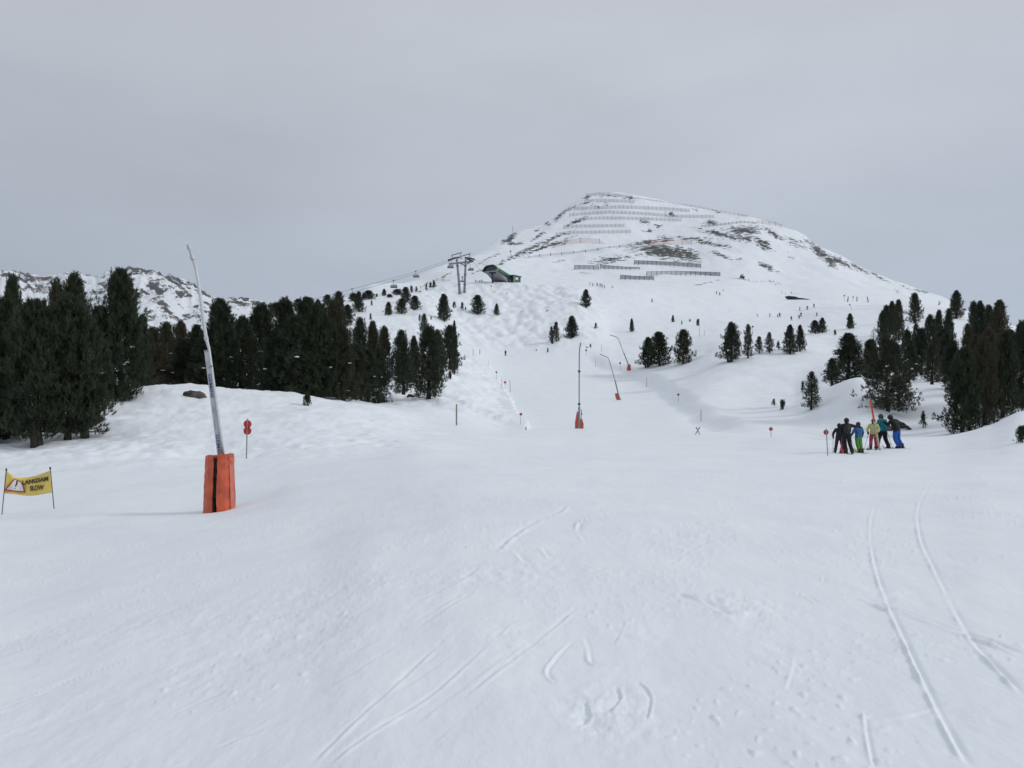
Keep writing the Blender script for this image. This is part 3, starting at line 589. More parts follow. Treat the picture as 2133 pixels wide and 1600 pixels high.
    if clumps:
        out_i = np.argsort(-np.hypot(P[:, 0], P[:, 1]) + r.uniform(0, 1.6, n))
        for q in range(clumps):
            p = P[out_i[r.randint(0, n // 3)]]
            if p[2] > H * .7: p = p * np.array([1, 1, .6])
            s = r.uniform(.07, .19); bm = bmesh.new()
            res = bmesh.ops.create_icosphere(bm, subdivisions=2, radius=1)
            for v in res['verts']:
                k = 1 + .35 * math.sin(v.co.x * 5 + q) * math.cos(v.co.y * 4 + q * 2) + .2 * math.sin(v.co.x * 9 - v.co.z * 7)
                v.co = Vector((v.co.x * s * 1.7 * k, v.co.y * s * 1.2 * k, v.co.z * s * .6 * k)) + Vector(p) * .93 + Vector((0, 0, .08))
            m_ = bpy.data.meshes.new('snow_clump'); bm.to_mesh(m_); bm.free(); m_.materials.append(M_CLUMP); m_.polygons.foreach_set('use_smooth', [True] * len(m_.polygons)); cl.append(m_)
    return crown, me, cl, H, W

PROTO = {
 'broad':  [tree_meshes(11, 9.5, 4.4, 'dome', 150, .02, 26, 0, clumps=3), tree_meshes(12, 9.5, 4.6, 'broad', 145, .04, 26, .06, twin=True, clumps=5), tree_meshes(13, 9, 4.0, 'dome', 145, .02, 26, .03, clumps=2)],
 'big':    [tree_meshes(41, 10, 4.8, 'dome', 250, .02, 26, .02, clumps=3), tree_meshes(42, 10, 4.6, 'dome', 240, .015, 26, .03, clumps=5), tree_meshes(43, 10, 5.0, 'dome', 250, .02, 26, .05, clumps=4)],
 'trunked': [tree_meshes(44, 10, 5.0, 'dome', 240, .07, 26, .06, twin=True, clumps=4), tree_meshes(45, 10, 5.0, 'dome', 240, .06, 26, .06, clumps=4)],
 'column': [tree_meshes(14, 9, 3.2, 'column', 140, .02, 24, 0), tree_meshes(15, 9, 3.4, 'column', 130, .02, 24, .03)],
 'cone':   [tree_meshes(16, 9, 4.2, 'cone', 150, .03, 22, 0), tree_meshes(17, 8, 3.8, 'cone', 135, .03, 22, .04)],
 'loose':  [tree_meshes(18, 8, 3.4, 'loose', 95, .04, 18, .10), tree_meshes(19, 8, 3.2, 'loose', 90, .07, 18, .12)],
 'open':   [tree_meshes(20, 10, 6.2, 'open', 190, .04, 20, .14, clumps=10)],
 'bush':   [tree_meshes(31, 1.5, 1.9, 'dome', 40, .02, 18, .05), tree_meshes(32, 1.5, 1.7, 'dome', 36, .02, 18, .1)],
 'small':  [tree_meshes(21, 2.4, 1.4, 'cone', 24, .04, 16, .1), tree_meshes(22, 1.8, 1.1, 'loose', 20, .05, 16, .15)],
}
def bare_meshes(seed, H, W):
    r = np.random.RandomState(seed); mb = MB(); tw = MB()
    mb.tube([(0, 0, -.3), (.05, 0, H * .4), (0, .05, H * .98)], [.09, .06, .012], 6)
    for i in range(60):
        t = .15 + .83 * (i + r.rand()) / 60; az = i * 2.4; ln = W / 2 * (1 - t) ** .6 * r.uniform(.7, 1.1) + .1
        b = Vector((0, 0, H * t)); o = Vector((math.cos(az), math.sin(az), .35)); e_ = b + o * ln
        tw.tube([b, b + o * ln * .5 + Vector((0, 0, -.03)), e_], [.022, .014, .005], 3, cap=False)
        for q in range(6):
            s = r.uniform(.3, 1); p = b + o * ln * s; d = Vector((r.uniform(-1, 1), r.uniform(-1, 1), r.uniform(-.2, .8))).normalized()
            tw.tube([p, p + d * r.uniform(.15, .4)], [.009, .003], 3, cap=False)
    return mb, tw

ORD = ['first', 'second', 'third', 'fourth', 'fifth', 'sixth', 'seventh', 'eighth', 'ninth', 'tenth', 'eleventh', 'twelfth', 'thirteenth', 'fourteenth', 'fifteenth', 'sixteenth', 'seventeenth', 'eighteenth', 'nineteenth', 'twentieth']
tree_n = [0]
CLUSTERS = {}
def tree(px, base, top, width, kind, Y=None, label=None, cluster=None, group=None, name=None, adj=None, col=None):
    p = hit(px, base) if Y is None else ground(px, Y)
    Yd = p.y; h = (p.z * -F / Yd + HZ - top) / F * Yd        # from ground height to the crown's top row
    w = width / F * Yd
    k = tree_n[0]; tree_n[0] += 1
    pr = PROTO[kind][k % len(PROTO[kind])]; crown, trunk, cl, H, W = pr
    name = name or {'small': 'pine_sapling', 'bush': 'pine_bush'}.get(kind, 'pine_tree')
    root = empty(name, p, (k * 2.1) % 6.28)
    wf = 1.0 if kind in ('small', 'open', 'bush') else .93 if kind in ('big', 'trunked') else 1.09 if (px < 830 and Yd < 135) else 1.17
    root.scale = (w / W * wf, w / W * wf, h / H)
    link('trunk', trunk, root); link('crown', crown, root)
    if h > 4 and Yd < 130:
        for m_ in cl: link('snow_clump', m_, root)
    root['category'] = {'small': 'sapling', 'bush': 'bush'}.get(kind, 'pine tree')
    if group: root['group'] = group
    if label: root['label'] = label
    if cluster: CLUSTERS.setdefault(cluster, []).append((px, root, adj or {'broad': 'broad rounded', 'big': 'large dense', 'trunked': 'large bare-trunked', 'column': 'narrow dense', 'cone': 'pointed dense', 'loose': 'thin see-through', 'open': 'wide open-branched', 'small': 'tiny', 'bush': 'bushy'}[kind]))
    return root

FRONT = 'the front row of the left forest'; BACK = 'the back rows of the left forest'
GL = 'stone pines of the forest on the left'
for a in [(-48, 930, 592, 150, 'big', 52), (14, 928, 640, 130, 'big', 54.5), (82, 925, 642, 165, 'trunked', 50.5), (140, 912, 636, 150, 'trunked', 52), (178, 905, 662, 130, 'broad', 53.5)]:
    tree(*a, cluster=('pine above the banner, {o} from left in front row', GL))
for a in [(28, 900, 593, 62, 'broad', 62), (122, 890, 600, 62, 'broad', 64), (158, 890, 586, 112, 'broad', 66), (208, 880, 650, 70, 'broad', 70), (256, 868, 579, 118, 'big', 68), (298, 850, 664, 56, 'broad', 76)]:
    tree(*a, cluster=('pine, {o} from left in the tall second row', GL))
for a in [(322, 845, 690, 66, 'column', 96), (350, 840, 680, 62, 'broad', 108), (378, 835, 676, 62, 'broad', 112), (408, 830, 686, 66, 'column', 98), (330, 850, 722, 80, 'broad', 84), (385, 835, 716, 84, 'broad', 86), (432, 828, 712, 76, 'broad', 84),
          (462, 830, 637, 104, 'big', 86), (506, 830, 668, 84, 'broad', 88), (548, 826, 646, 92, 'broad', 92), (590, 830, 634, 88, 'column', 96), (572, 832, 700, 84, 'broad', 83), (620, 835, 668, 90, 'broad', 82), (640, 833, 634, 92, 'big', 96), (668, 831, 644, 104, 'big', 83.5), (700, 828, 640, 84, 'broad', 92), (716, 826, 690, 70, 'broad', 84.5)]:
    tree(*a, cluster=('pine, {o} from left in forest behind the near lance', GL))
for a in [(740, 828, 722, 78, 'broad', 88), (752, 800, 672, 46, 'broad', 112), (776, 805, 678, 44, 'column', 116), (800, 795, 687, 44, 'column', 122), (788, 812, 732, 56, 'open', 98), (768, 820, 735, 60, 'broad', 94), (841, 818, 714, 54, 'loose', 108), (838, 812, 695, 40, 'broad', 122), (862, 805, 706, 28, 'column', 128), (893, 830, 690, 76, 'cone', 98), (913, 800, 694, 34, 'broad', 130), (938, 771, 684, 46, 'broad', None), (946, 768, 675, 18, 'cone', 168)]:
    tree(*a, cluster=('pine, {o} from left at the right end of the forest', GL))
# skyline of the knoll and the slope under the lift
KN = 'stone pines along the knoll under the lift cable'
for a in [(600, 650, 628, 30, 'broad', 330), (575, 655, 634, 32, 'broad', 310), (548, 660, 640, 34, 'broad', 300), (622, 648, 624, 22, 'broad', 330), (645, 644, 621, 26, 'broad', 335), (662, 642, 624, 16, 'cone', 338), (683, 640, 615, 20, 'broad', 340), (706, 650, 610, 28, 'broad', 300), (724, 678, 637, 32, 'broad', None), (736, 636, 612, 20, 'column', 345), (748, 650, 610, 26, 'cone', None), (757, 632, 611, 12, 'cone', 352), (769, 632, 606, 24, 'broad', 352), (785, 624, 613, 7, 'small', 360)]:
    tree(*a, cluster=('pine, {o} from left on the distant knoll skyline', KN))
for a in [(800, 622, 603, 12, 'cone', 368), (812, 629, 613, 12, 'broad', 360), (827, 618, 603, 18, 'broad', 372), (833, 612, 602, 7, 'cone', 376), (846, 631, 600, 21, 'broad', None), (837, 654, 624, 24, 'broad', None), (809, 657, 631, 20, 'cone', None), (865, 646, 618, 23, 'broad', None), (857, 604, 599, 8, 'small', 386), (867, 603, 599, 6, 'small', 388)]:
    tree(*a, cluster=('pine, {o} from left near the lift tower', KN))
for a in [(888, 599, 594, 5, 'small', 398), (897, 597, 590, 8, 'small', 404), (904, 597, 589, 9, 'small', 404)]:
    tree(*a, cluster=('dwarf pine, {o} from left by the pink net', 'dwarf pines on the knoll'))
tree(772, 667, 655, 6, 'small', label='frosty sapling alone on the left slope below the knoll pines', group=KN)
tree(774, 637, 629, 5, 'small', label='tiny frosty sapling high on the left slope near the skyline', group=KN)
IS = 'lone pines on the open slope'
tree(925, 671, 616, 28, 'column', label='tall narrow pine standing alone below the lift tower', group=IS)
tree(946, 644, 632, 8, 'small', label='left one of two tiny pines between the tall narrow pine and the moguls', group=IS)
tree(963, 645, 632, 8, 'small', label='right one of two tiny pines between the tall narrow pine and the moguls', group=IS)
tree(970, 646, 641, 4, 'small', label='smallest seedling just right of the two tiny pines', group=IS)
tree(996, 654, 617, 27, 'broad', label='dense rounded pine below the lift station', group=IS)
tree(1035, 657, 634, 13, 'cone', label='small pointed pine at the left edge of the moguls', group=IS)
tree(884, 712, 658, 27, 'loose', Y=212, label='thin bluish pine rising behind the right end of the left forest', group=IS)
tree(874, 671, 659, 5, 'small', label='seedling left of the thin bluish pine', group=IS)
tree(898, 667, 660, 4, 'small', label='seedling right of the thin bluish pine', group=IS)
tree(1221, 641, 605, 21, 'column', label='lone dark pine with a short bare trunk under the snow fences', group=IS)
tree(1190, 703, 661, 25, 'column', label='dense pine on the right edge of the moguls', group=IS)
tree(1159, 711, 673, 18, 'loose', label='right half of the thin pine pair below the moguls', group=IS)
tree(1149, 712, 682, 13, 'loose', label='left half of the thin pine pair below the moguls', group=IS)
tree(1150, 716, 710, 6, 'bush', label='low scrub at the foot of the thin pine pair', group=IS)
tree(1163, 710, 704, 5, 'small', label='low scrub right of the foot of the thin pine pair', group=IS)
tree(1241, 686, 676, 7, 'small', label='tiny dark pine on the snow above the snow lance with a straight mast', group=IS)
tree(1316, 691, 665, 12, 'cone', label='small pointed pine above the farthest snow lance', group=IS)
tree(1402, 671, 657, 7, 'cone', label='tiny pointed pine at the top of the open middle slope', group=IS)
tree(1420, 676, 669, 3, 'small', label='thin seedling right of the tiny pointed pine', group=IS)
tree(1437, 670, 666, 4, 'small', label='small scrub between the seedling and the gate poles', group=IS)
tree(1454, 679, 669, 7, 'bush', label='low scrub beside the two thin gate poles', group=IS)
tree(1141, 734, 727, 4, 'small', label='seedling at the top of the groomed run', group=IS)
tree(1117, 731, 728, 3, 'small', label='dot of scrub left of the seedling at the top of the run', group=IS)
tree(1230, 724, 718, 4, 'small', label='seedling beside the pale marker where the run bends', group=IS)
tree(1349, 765, 706, 40, 'broad', label='left tree of the dense pair right of the farthest lance', group='pines right of the run')
tree(1374, 762, 696, 44, 'broad', label='taller right tree of the dense pair right of the farthest lance', group='pines right of the run')
tree(1423, 757, 691, 36, 'broad', label='dense oval pine standing alone right of the pair beside the lances', group='pines right of the run')
RW = 'row of pines on the right-hand slope'
tree(1522, 754, 676, 49, 'broad', label='broadest pine at the left end of the row on the right slope', group=RW)
tree(1558, 746, 681, 26, 'loose', label='see-through pine touching the broadest pine of the row', group=RW)
tree(1582, 736, 703, 20, 'loose', label='bluish small pine, third in the row on the right slope', group=RW)
tree(1603, 735, 695, 21, 'loose', label='slim pine with clear whorls in the middle of the row', group=RW)
tree(1621, 728, 715, 8, 'small', label='tiny frosty sapling in the gap of the row', group=RW)
tree(1646, 738, 680, 32, 'cone', label='darker front tree of the pair ending the row on the right', group=RW)
tree(1666, 732, 681, 24, 'cone', label='rear tree of the pair ending the row on the right', group=RW)
tree(1698, 695, 669, 22, 'broad', label='round left bush pine of the small pair higher up', group=RW)
tree(1713, 694, 664, 21, 'cone', label='pointed right bush pine of the small pair higher up', group=RW)
tree(1739, 698, 689, 7, 'small', label='frosty seedling right of the small bush pair', group=RW)
tree(1771, 684, 655, 19, 'cone', label='small pointed pine alone on the upper right slope', group=RW)
tree(1690, 852, 780, 37, 'loose', label='slender pine with visible trunk at the foot of the right slope', group=RW)
tree(1672, 815, 800, 8, 'small', label='seedling peeking out left of the slender pine', group=RW)
tree(1612, 845, 833, 8, 'small', label='left one of two low saplings in the hollow', group=RW)
tree(1630, 853, 839, 11, 'bush', label='right one of two low saplings in the hollow', group=RW)
GR = 'stone pines of the grove on the right'
tree(1765, 830, 700, 80, 'cone', Y=109, label='big dense cone-shaped pine on the snow mound', group=GR)
tree(1733, 845, 750, 42, 'loose', Y=103, label='lighter pine leaning against the left of the cone-shaped pine', group=GR)
tree(1850, 874, 706, 104, 'open', Y=86, label='large open pine with sagging lower branches behind the skiers', group=GR)
tree(1872, 880, 790, 70, 'open', Y=88, label='low bushy pine filling the right foot of the large open pine', group=GR)
tree(1812, 850, 712, 44, 'column', Y=112, label='narrow pine between the cone-shaped pine and the large open pine', group=GR)
for a in [(1845, 702, 640, 24, 'column', 215), (1858, 702, 632, 24, 'column', 222), (1872, 706, 630, 30, 'cone', 210), (1838, 715, 652, 24, 'broad', 200), (1888, 740, 690, 34, 'broad', 170), (1860, 760, 716, 50, 'broad', 140)]:
    tree(*a, cluster=('pine, {o} from left in clump above large open pine', GR))
tree(1904, 673, 614, 28, 'column', label='upright pine near the right skyline with snow under it', group=GR)
tree(1992, 664, 609, 27, 'column', label='tall narrow pine standing against the sky on the right ridge', group=GR)
for a in [(1908, 782, 680, 30, 'loose', 128), (1936, 750, 661, 30, 'broad', 165), (1957, 745, 651, 26, 'column', 172), (1977, 745, 648, 32, 'cone', 168), (1962, 765, 690, 46, 'broad', 150), (1893, 798, 712, 38, 'broad', 122), (1919, 800, 690, 38, 'column', 128), (1968, 812, 702, 46, 'broad', 114), (1986, 838, 716, 46, 'column', 98)]:
    tree(*a, cluster=('pine, {o} from left in mid right grove', GR))
tree(1941, 829, 722, 46, 'loose', Y=108, label='pine with a bare dark lower trunk in the gap of the grove', group=GR)
for a in [(2027, 720, 633, 28, 'column', 190), (2041, 722, 633, 30, 'column', 186), (2060, 728, 641, 32, 'broad', 184), (2082, 740, 631, 50, 'cone', 170), (2014, 790, 680, 36, 'broad', 130), (2104, 760, 690, 36, 'broad', 150), (2056, 790, 690, 40, 'broad', 130)]:
    tree(*a, cluster=('pine, {o} from left atop the grove by the ridge', GR))
tree(2004, 906, 736, 84, 'big', Y=70, label='brownish green round-topped pine at the front of the right grove', group=GR)
for a in [(2050, 892, 712, 66, 'big', 74), (2088, 872, 700, 60, 'broad', 78), (2132, 860, 680, 56, 'column', 82), (2165, 850, 690, 70, 'broad', 84), (2030, 850, 705, 50, 'broad', 92), (2072, 850, 722, 60, 'broad', 86)]:
    tree(*a, cluster=('pine, {o} from left behind the round-topped pine', GR))
tree(1923, 891, 866, 13, 'small', label='sparse sapling alone on the shaded snow behind the skiers', group=GR)
tree(2130, 922, 898, 26, 'bush', label='low bush cut by the right edge on the snow bank', group=GR)
tree(640, 845, 826, 17, 'bush', label='small bush in front of the left forest on the snow bank', group=GL)
tree(937, 791, 779, 9, 'bush', label='tiny bush right of the left forest', group=GL)
tree(1788, 905, 893, 5, 'small', Y=66, label='twig of scrub poking from the snow behind the blue jacket', group=GR)
for (fmt, grp), lst in CLUSTERS.items():
    lst.sort(key=lambda q: q[0])
    for i, (x, o, adj) in enumerate(lst):
        o['label'] = adj.capitalize() + ' ' + fmt.replace('{o}', ORD[i]); o['group'] = grp
        o['label'] = o['label'].replace('dark dark', 'dark').replace('Tiny small', 'Small').replace('dense dark', 'dense').replace('Tiny dark dwarf', 'Tiny dwarf')
for (px, b, t, w, Y, lab) in [(1819, 716, 686, 24, 200, 'bare leafless larch left of the clump in the right grove'), (1803, 738, 712, 20, 170, 'bare pale brush below the leafless larch')]:
    p = ground(px, Y); H = (-(p.z) * F / Y + HZ - t) / F * Y
    root = empty('larch_tree', p); mb, tw = bare_meshes(int(px), H, w / F * Y)
    mb.build('trunk', M_TWIG, root); tw.build('twigs', M_TWIG, root)
    tag(root, lab, 'larch', 'bare larches in the right grove')
# ------------------------------------------------------------------ materials of the built things
M_ORANGE = mat('orange_pad', (.64, .10, .035), .38, spec=.6, var=.42, vscale=2.6, bump=.9, bscale=6)
M_ORANGE2 = mat('orange_pad_highlight', (.60, .16, .10), .35, spec=.6, var=.2, vscale=5)  # paler orange that paints the highlight on the near pad
M_BLACK = mat('black_fabric', (.012, .012, .014), .8, var=.3)
M_ALU = mat('weathered_aluminium', (.46, .48, .50), .45, metal=.25, spec=.5, var=.22, vscale=7)
M_ALU2 = mat('pale_pipe', (.58, .59, .59), .4, metal=.1, spec=.5, var=.15, vscale=9)
M_STEEL = mat('galvanised_steel', (.27, .29, .31), .5, metal=.4, var=.25, vscale=5)
M_DSTEEL = mat('dark_steel', (.06, .07, .08), .55, metal=.3, var=.3)
M_RED = mat('red_disc', (.50, .028, .022), .4, spec=.5, var=.15, vscale=12)
M_DDISC = mat('dark_disc', (.10, .035, .04), .5, var=.2)
M_PDISC = mat('pale_disc', (.55, .54, .38), .5, var=.2)
M_WOOD = mat('grey_wood', (.30, .27, .23), .8, var=.35, vscale=9)
M_PWOOD = mat('pale_wood', (.50, .43, .30), .7, var=.3, vscale=9)
M_YEL = mat('yellow_vinyl', (.82, .62, .15), .55, spec=.3, var=.12, vscale=3)
M_PRINTK = mat('black_print', (.03, .03, .03), .6); M_PRINTR = mat('red_print', (.42, .06, .06), .6); M_PRINTW = mat('white_print', (.62, .63, .62), .6)
M_PRINTB = mat('blue_print', (.06, .09, .20), .6); M_PRINTG = mat('faded_print', (.30, .32, .35), .6)
M_ROCK = mat('rock', (.14, .12, .10), .9, var=.6, vscale=1.6, bump=1, bscale=4, col2=(.05, .045, .042))
M_ROCKD = mat('dark_rock', (.060, .052, .046), .9, var=.5, vscale=.6, bump=1, bscale=2)

def text_mesh(txt, bold=.02):
    cu = bpy.data.curves.new('txt', 'FONT'); cu.body = txt; cu.size = 1; cu.offset = bold; cu.resolution_u = 3
    o = bpy.data.objects.new('txt', cu); COL.objects.link(o)
    dg = bpy.context.evaluated_depsgraph_get(); dg.update()
    me = bpy.data.meshes.new_from_object(o.evaluated_get(dg)); bpy.data.objects.remove(o); bpy.data.curves.remove(cu)
    v = np.array([q.co[:] for q in me.vertices]); v[:, 0] -= v[:, 0].min(); v[:, 1] -= v[:, 1].min(); w, h = v[:, 0].max(), v[:, 1].max()
    v[:, 0] /= w; v[:, 1] /= h
    f = [tuple(p.vertices) for p in me.polygons]; bpy.data.meshes.remove(me)
    return v, f

def plate(pts, thick, back=None):
    "closed polygon of world points extruded away from the camera"
    n = len(pts); P = [Vector(p) for p in pts]; c = (P[1] - P[0]).cross(P[2] - P[0]).normalized() * thick
    if c.y < 0: c = -c
    vs = P + [p + c for p in P]
    return vs, [tuple(range(n)), tuple(range(2 * n - 1, n - 1, -1))] + [(i, i + n, (i + 1) % n + n, (i + 1) % n) for i in range(n)]

# ------------------------------------------------------------------ near snow lance
b0 = hit(457, 1064); YL = b0.y
def loc_at(px, py, Y, o): return at(px, py, Y) - o
lance = empty('snow_lance', b0)
tag(lance, 'tall leaning grey snow lance nearest the camera with lettered mast and split orange pad', 'snow lance', 'snow lances beside the run')
m = YL / F      # metres per photo pixel here
ring = [(-.40, .30), (-.46, .05), (-.47, -.22), (-.30, -.34), (-.085, -.40), (.045, -.40), (.20, -.38), (.33, -.33), (.45, -.10), (.49, .10), (.42, .36), (.05, .46)]
order = [(5, 6, 7, 8, 9, 10, 11, 0, 1, 2, 3, 4)][0]
H_ = 118 * m; mb = MB(); lv = 15; V = []
pn1 = lambda a, b: float(pn(a, b, 3))
for k in range(lv):
    t = k / (lv - 1); sc_ = 1.05 - .13 * t
    for j, i in enumerate(order):
        x, y = ring[i]; w = .032 * pn1(j * 1.3 + 5, t * 5.5) + .020 * pn1(j * 3.1, t * 13)
        z = H_ * t + (0.05 * (x * 1.2) + .03 * pn1(j * .9, 3.3)) * (t > .97) - .30 * (k == 0) + (.0 if k else 0)
        gap_l = .03 * pn1(t * 3, 9.1) if i in (4, 5) else 0
        V.append((((x * sc_ + gap_l) * .98 + .02 * t) * .87 + math.copysign(w, x), y * sc_ + w, z))
nn = len(order); Vi = [(x * .86, y * .86, z - (.015 if i >= (lv - 1) * nn else 0)) for i, (x, y, z) in enumerate(V)]
fs = []; mi = []
for k in range(lv - 1):
    for j in range(nn - 1):
        a = k * nn + j
        fs.append((a, a + 1, a + 1 + nn, a + nn)); b_ = len(V)
        fs.append((b_ + a + nn, b_ + a + 1 + nn, b_ + a + 1, b_ + a))
for j in range(nn - 1):
    a = (lv - 1) * nn + j; b_ = len(V); fs.append((a, a + 1, b_ + a + 1, b_ + a))
for k in range(lv - 1):
    for j in (0, nn - 1):
        a = k * nn + j; b_ = len(V); fs.append((a, a + nn, b_ + a + nn, b_ + a))
mb.add(V + Vi, fs); pad = mb.build('pad', M_ORANGE, lance, smooth=False)
mb = MB(); sp = []
for k in range(12):
    t = k / 11; sp.append((-.022 + .03 * pn1(t * 3, 9.1) - .02 * (1 - t), -.325 * (1.05 - .13 * t), H_ * t * .96 - .05))
for q in range(11):
    a, b = Vector(sp[q]), Vector(sp[q + 1]); mb.beam(a, b + Vector((0, 0, .01)), .13 + .015 * (q % 2), .05)
mb.build('black_lining', M_BLACK, lance)
mb = MB(); x8 = ring[8]; x9 = ring[9]
mb.add([(.415, -.16, .05), (.462, .05, .07), (.412, .05, H_ * .93), (.365, -.16, H_ * .95)], [(0, 1, 2, 3)])
mb.build('highlight_strip', M_ORANGE2, lance)  # highlight along the pad's right edge, painted as a lighter strip
def P3(px, py, dy=0): return at(px, py, YL + dy) - b0 + Vector((0, dy, 0)) * 0
mb = MB(); A, B = P3(459.5, 952), P3(431.5, 732)
d = (B - A).normalized(); mb.beam(A, B, .152, .13); mb.build('barrel', M_ALU, lance)
mb = MB(); mb.beam(B - d * .02, B + d * .035, .16, .14); mb.build('barrel_cap', M_STEEL, lance)
mb = MB(); pp = [(466.3, 950), (453, 850), (441.5, 765), (435.8, 725), (430.5, 706), (424.3, 665), (419.7, 627), (414, 590), (408.5, 558), (401.3, 538)]
rr = [.042] * 4 + [.052] * 3 + [.048] * 2 + [.042]
mb.tube([P3(*q) + Vector((0, -.03, 0)) for q in pp], rr, 10, ); mb.build('pipe', M_ALU2, lance, smooth=True)
for (x0, y0, x1, y1) in [(430.9, 709, 430.0, 702), (402.8, 541.5, 400.4, 533.5)]:
    mb = MB(); mb.tube([P3(x0, y0) + Vector((0, -.03, 0)), P3(x1, y1) + Vector((0, -.03, 0))], .068, 10); mb.build('collar', M_ALU, lance, smooth=False)
mb = MB(); mb.tube([P3(401, 536) + Vector((0, -.03, 0)), P3(398, 527) + Vector((0, -.03, 0)), P3(396, 520) + Vector((0, -.03, 0)), P3(395.2, 519) + Vector((0, -.03, 0)), P3(393.2, 511) + Vector((0, -.03, 0))], [.04, .038, .045, .065, .06], 10); mb.build('nozzle_head', M_ALU, lance, smooth=False)
mb = MB(); mb.beam(P3(438, 767) + Vector((0, -.08, 0)), P3(444.5, 762) + Vector((0, -.08, 0)), .05, .03); mb.build('bracket', M_STEEL, lance)
# lettering reads down the barrel
def barrel_text(txt, f0, ln, hgt, mt, off=.0, bold=.02):
    v, f = text_mesh(txt, bold); side = Vector((d.z, 0, -d.x)).normalized()
    a = B - d * f0
    co = [a - d * (x * ln) + side * ((y - .5) * hgt + off) + Vector((0, -.088, 0)) for x, y, _ in v]
    me = bpy.data.meshes.new('lettering'); me.from_pydata([c[:] for c in co], [], f); me.materials.append(mt); link('lettering', me, lance)
L_ = (A - B).length
barrel_text('GEMINI', .72, .74, .095, M_PRINTB, .012); barrel_text('GEMINI', .72 + 1.93, .70, .095, M_PRINTB, .012)
for q in range(2):
    mb = MB(); s_ = Vector((d.z, 0, -d.x)).normalized(); a = B - d * (1.72 + q * .42) + s_ * (.03 - .045 * q) + Vector((0, -.086, 0)); mb.beam(a, a - d * .36, .03, .004); mb.build('worn_print', M_PRINTG, lance)

# other lances
def far_lance(base, Y, label, padpoly, pad2, barrel, pipe, collars=(), r=.06, tiltpad=None):
    b = hit(*base) if Y is None else ground(base[0], Y); Yd = b.y; root = empty('snow_lance', b); tag(root, label, 'snow lance', 'snow lances beside the run')
    q = lambda x, y, dy=0: at(x, y, Yd) - b + Vector((0, dy, 0))
    for k, pl in enumerate([padpoly] + ([pad2] if pad2 else [])):
        mb = MB(); vs, fs = plate([q(x, y, -.25 + .12 * k) for x, y in pl], .45 - .12 * k); mb.add(vs, fs); mb.build('pad', M_ORANGE, root)
    mb = MB(); mb.tube([q(x, y, -.28) for x, y in barrel], r * 1.7, 6); mb.build('barrel', M_STEEL, root)
    mb = MB(); mb.tube([q(x, y, -.28) for x, y in pipe], r, 6); mb.build('pipe', M_STEEL, root)
    for (x, y) in collars:
        mb = MB(); mb.tube([q(x, y + 2, -.28), q(x, y - 2, -.28)], r * 2.1, 6); mb.build('collar', M_DSTEEL, root)
    return root, q
rt, q2 = far_lance((1208, 893), None, 'snow lance with straight upright mast and sagging orange pad in mid run',
  [(1202, 857), (1207, 862), (1206.5, 891), (1198, 893), (1197.5, 882), (1200, 866)], [(1209, 872), (1212, 872), (1215.5, 883), (1215.5, 891), (1213, 896), (1207, 893)],
  [(1205.5, 897), (1206, 880), (1206, 848)], [(1206, 850), (1206, 800), (1206.2, 760), (1206.5, 735), (1207, 727), (1209.5, 714)], [(1206, 842), (1206, 774)], .075)
mb = MB(); mb.beam(q2(1210, 872, -.3), q2(1210.5, 853, -.3), .07); mb.beam(q2(1210.5, 860, -.3), q2(1212.5, 864, -.3), .07); mb.build('hose', M_DSTEEL, rt)
far_lance((1287, 833), None, 'snow lance with bent mast leaning left, between the straight and farthest lances',
  [(1281, 819.5), (1288, 819), (1293.5, 833), (1285, 834), (1282, 827)], None, [(1291, 832), (1286, 815), (1281, 793)], [(1281, 794), (1274, 769), (1268.5, 750), (1266, 745.5), (1249, 737.5)], (), .085)
far_lance((1310, 772), None, 'farthest snow lance with small orange pad near the dense pine pair',
  [(1307, 759), (1313, 759), (1314.5, 772), (1306, 772), (1305.5, 767), (1307, 764)], None, [(1309, 760), (1304, 748), (1299, 735)], [(1299, 736), (1292, 717), (1287.5, 706), (1283, 702), (1270, 698)], (), .10)

# ------------------------------------------------------------------ LANGSAM / SLOW banner
bl = hit(4, 1072); YB = bl.y
ban = empty('warning_banner', bl); tag(ban, 'yellow warning banner hung between two thin posts at the left edge', 'banner')
topx = [13.4, 18, 23, 30, 45, 60, 75, 90, 104.5]; topy = [980, 985, 990, 994.5, 995, 994.2, 991, 985.5, 980.5]
botx = [8, 25, 45, 60, 75, 90, 108]; boty = [1027.5, 1029, 1031.5, 1033, 1032, 1029.5, 1026]
def ban_depth(px): s = (px - 8) / 98; return YB + .05 + .28 * math.sin(max(0, min(1, s)) * math.pi) - .10 * math.exp(-((px - 27) / 9) ** 2)
def ban_pt(px, py, off=0.0): return at(px, py, ban_depth(px) - off) - bl
mb = MB(); nx, ny = 40, 8; V = []
for i in range(nx + 1):
    s = i / nx
    for j in range(ny + 1):
        t = j / ny; xt = 13.4 + s * (104.5 - 13.4); xb = 8 + s * 100
        yt = np.interp(xt, topx, topy); yb = np.interp(xb, botx, boty); px = xt + (xb - xt) * t; py = yt + (yb - yt) * t
        V.append(ban_pt(px, py) + Vector((0, .02 * math.sin(s * 17 + t * 3), 0)))
fs = [(i * (ny + 1) + j, (i + 1) * (ny + 1) + j, (i + 1) * (ny + 1) + j + 1, i * (ny + 1) + j + 1) for i in range(nx) for j in range(ny)]
mb.add(V, fs); bo = mb.build('banner_sheet', M_YEL, ban, smooth=True); sm = bo.modifiers.new('t', 'SOLIDIFY'); sm.thickness = .006; sm.offset = 1
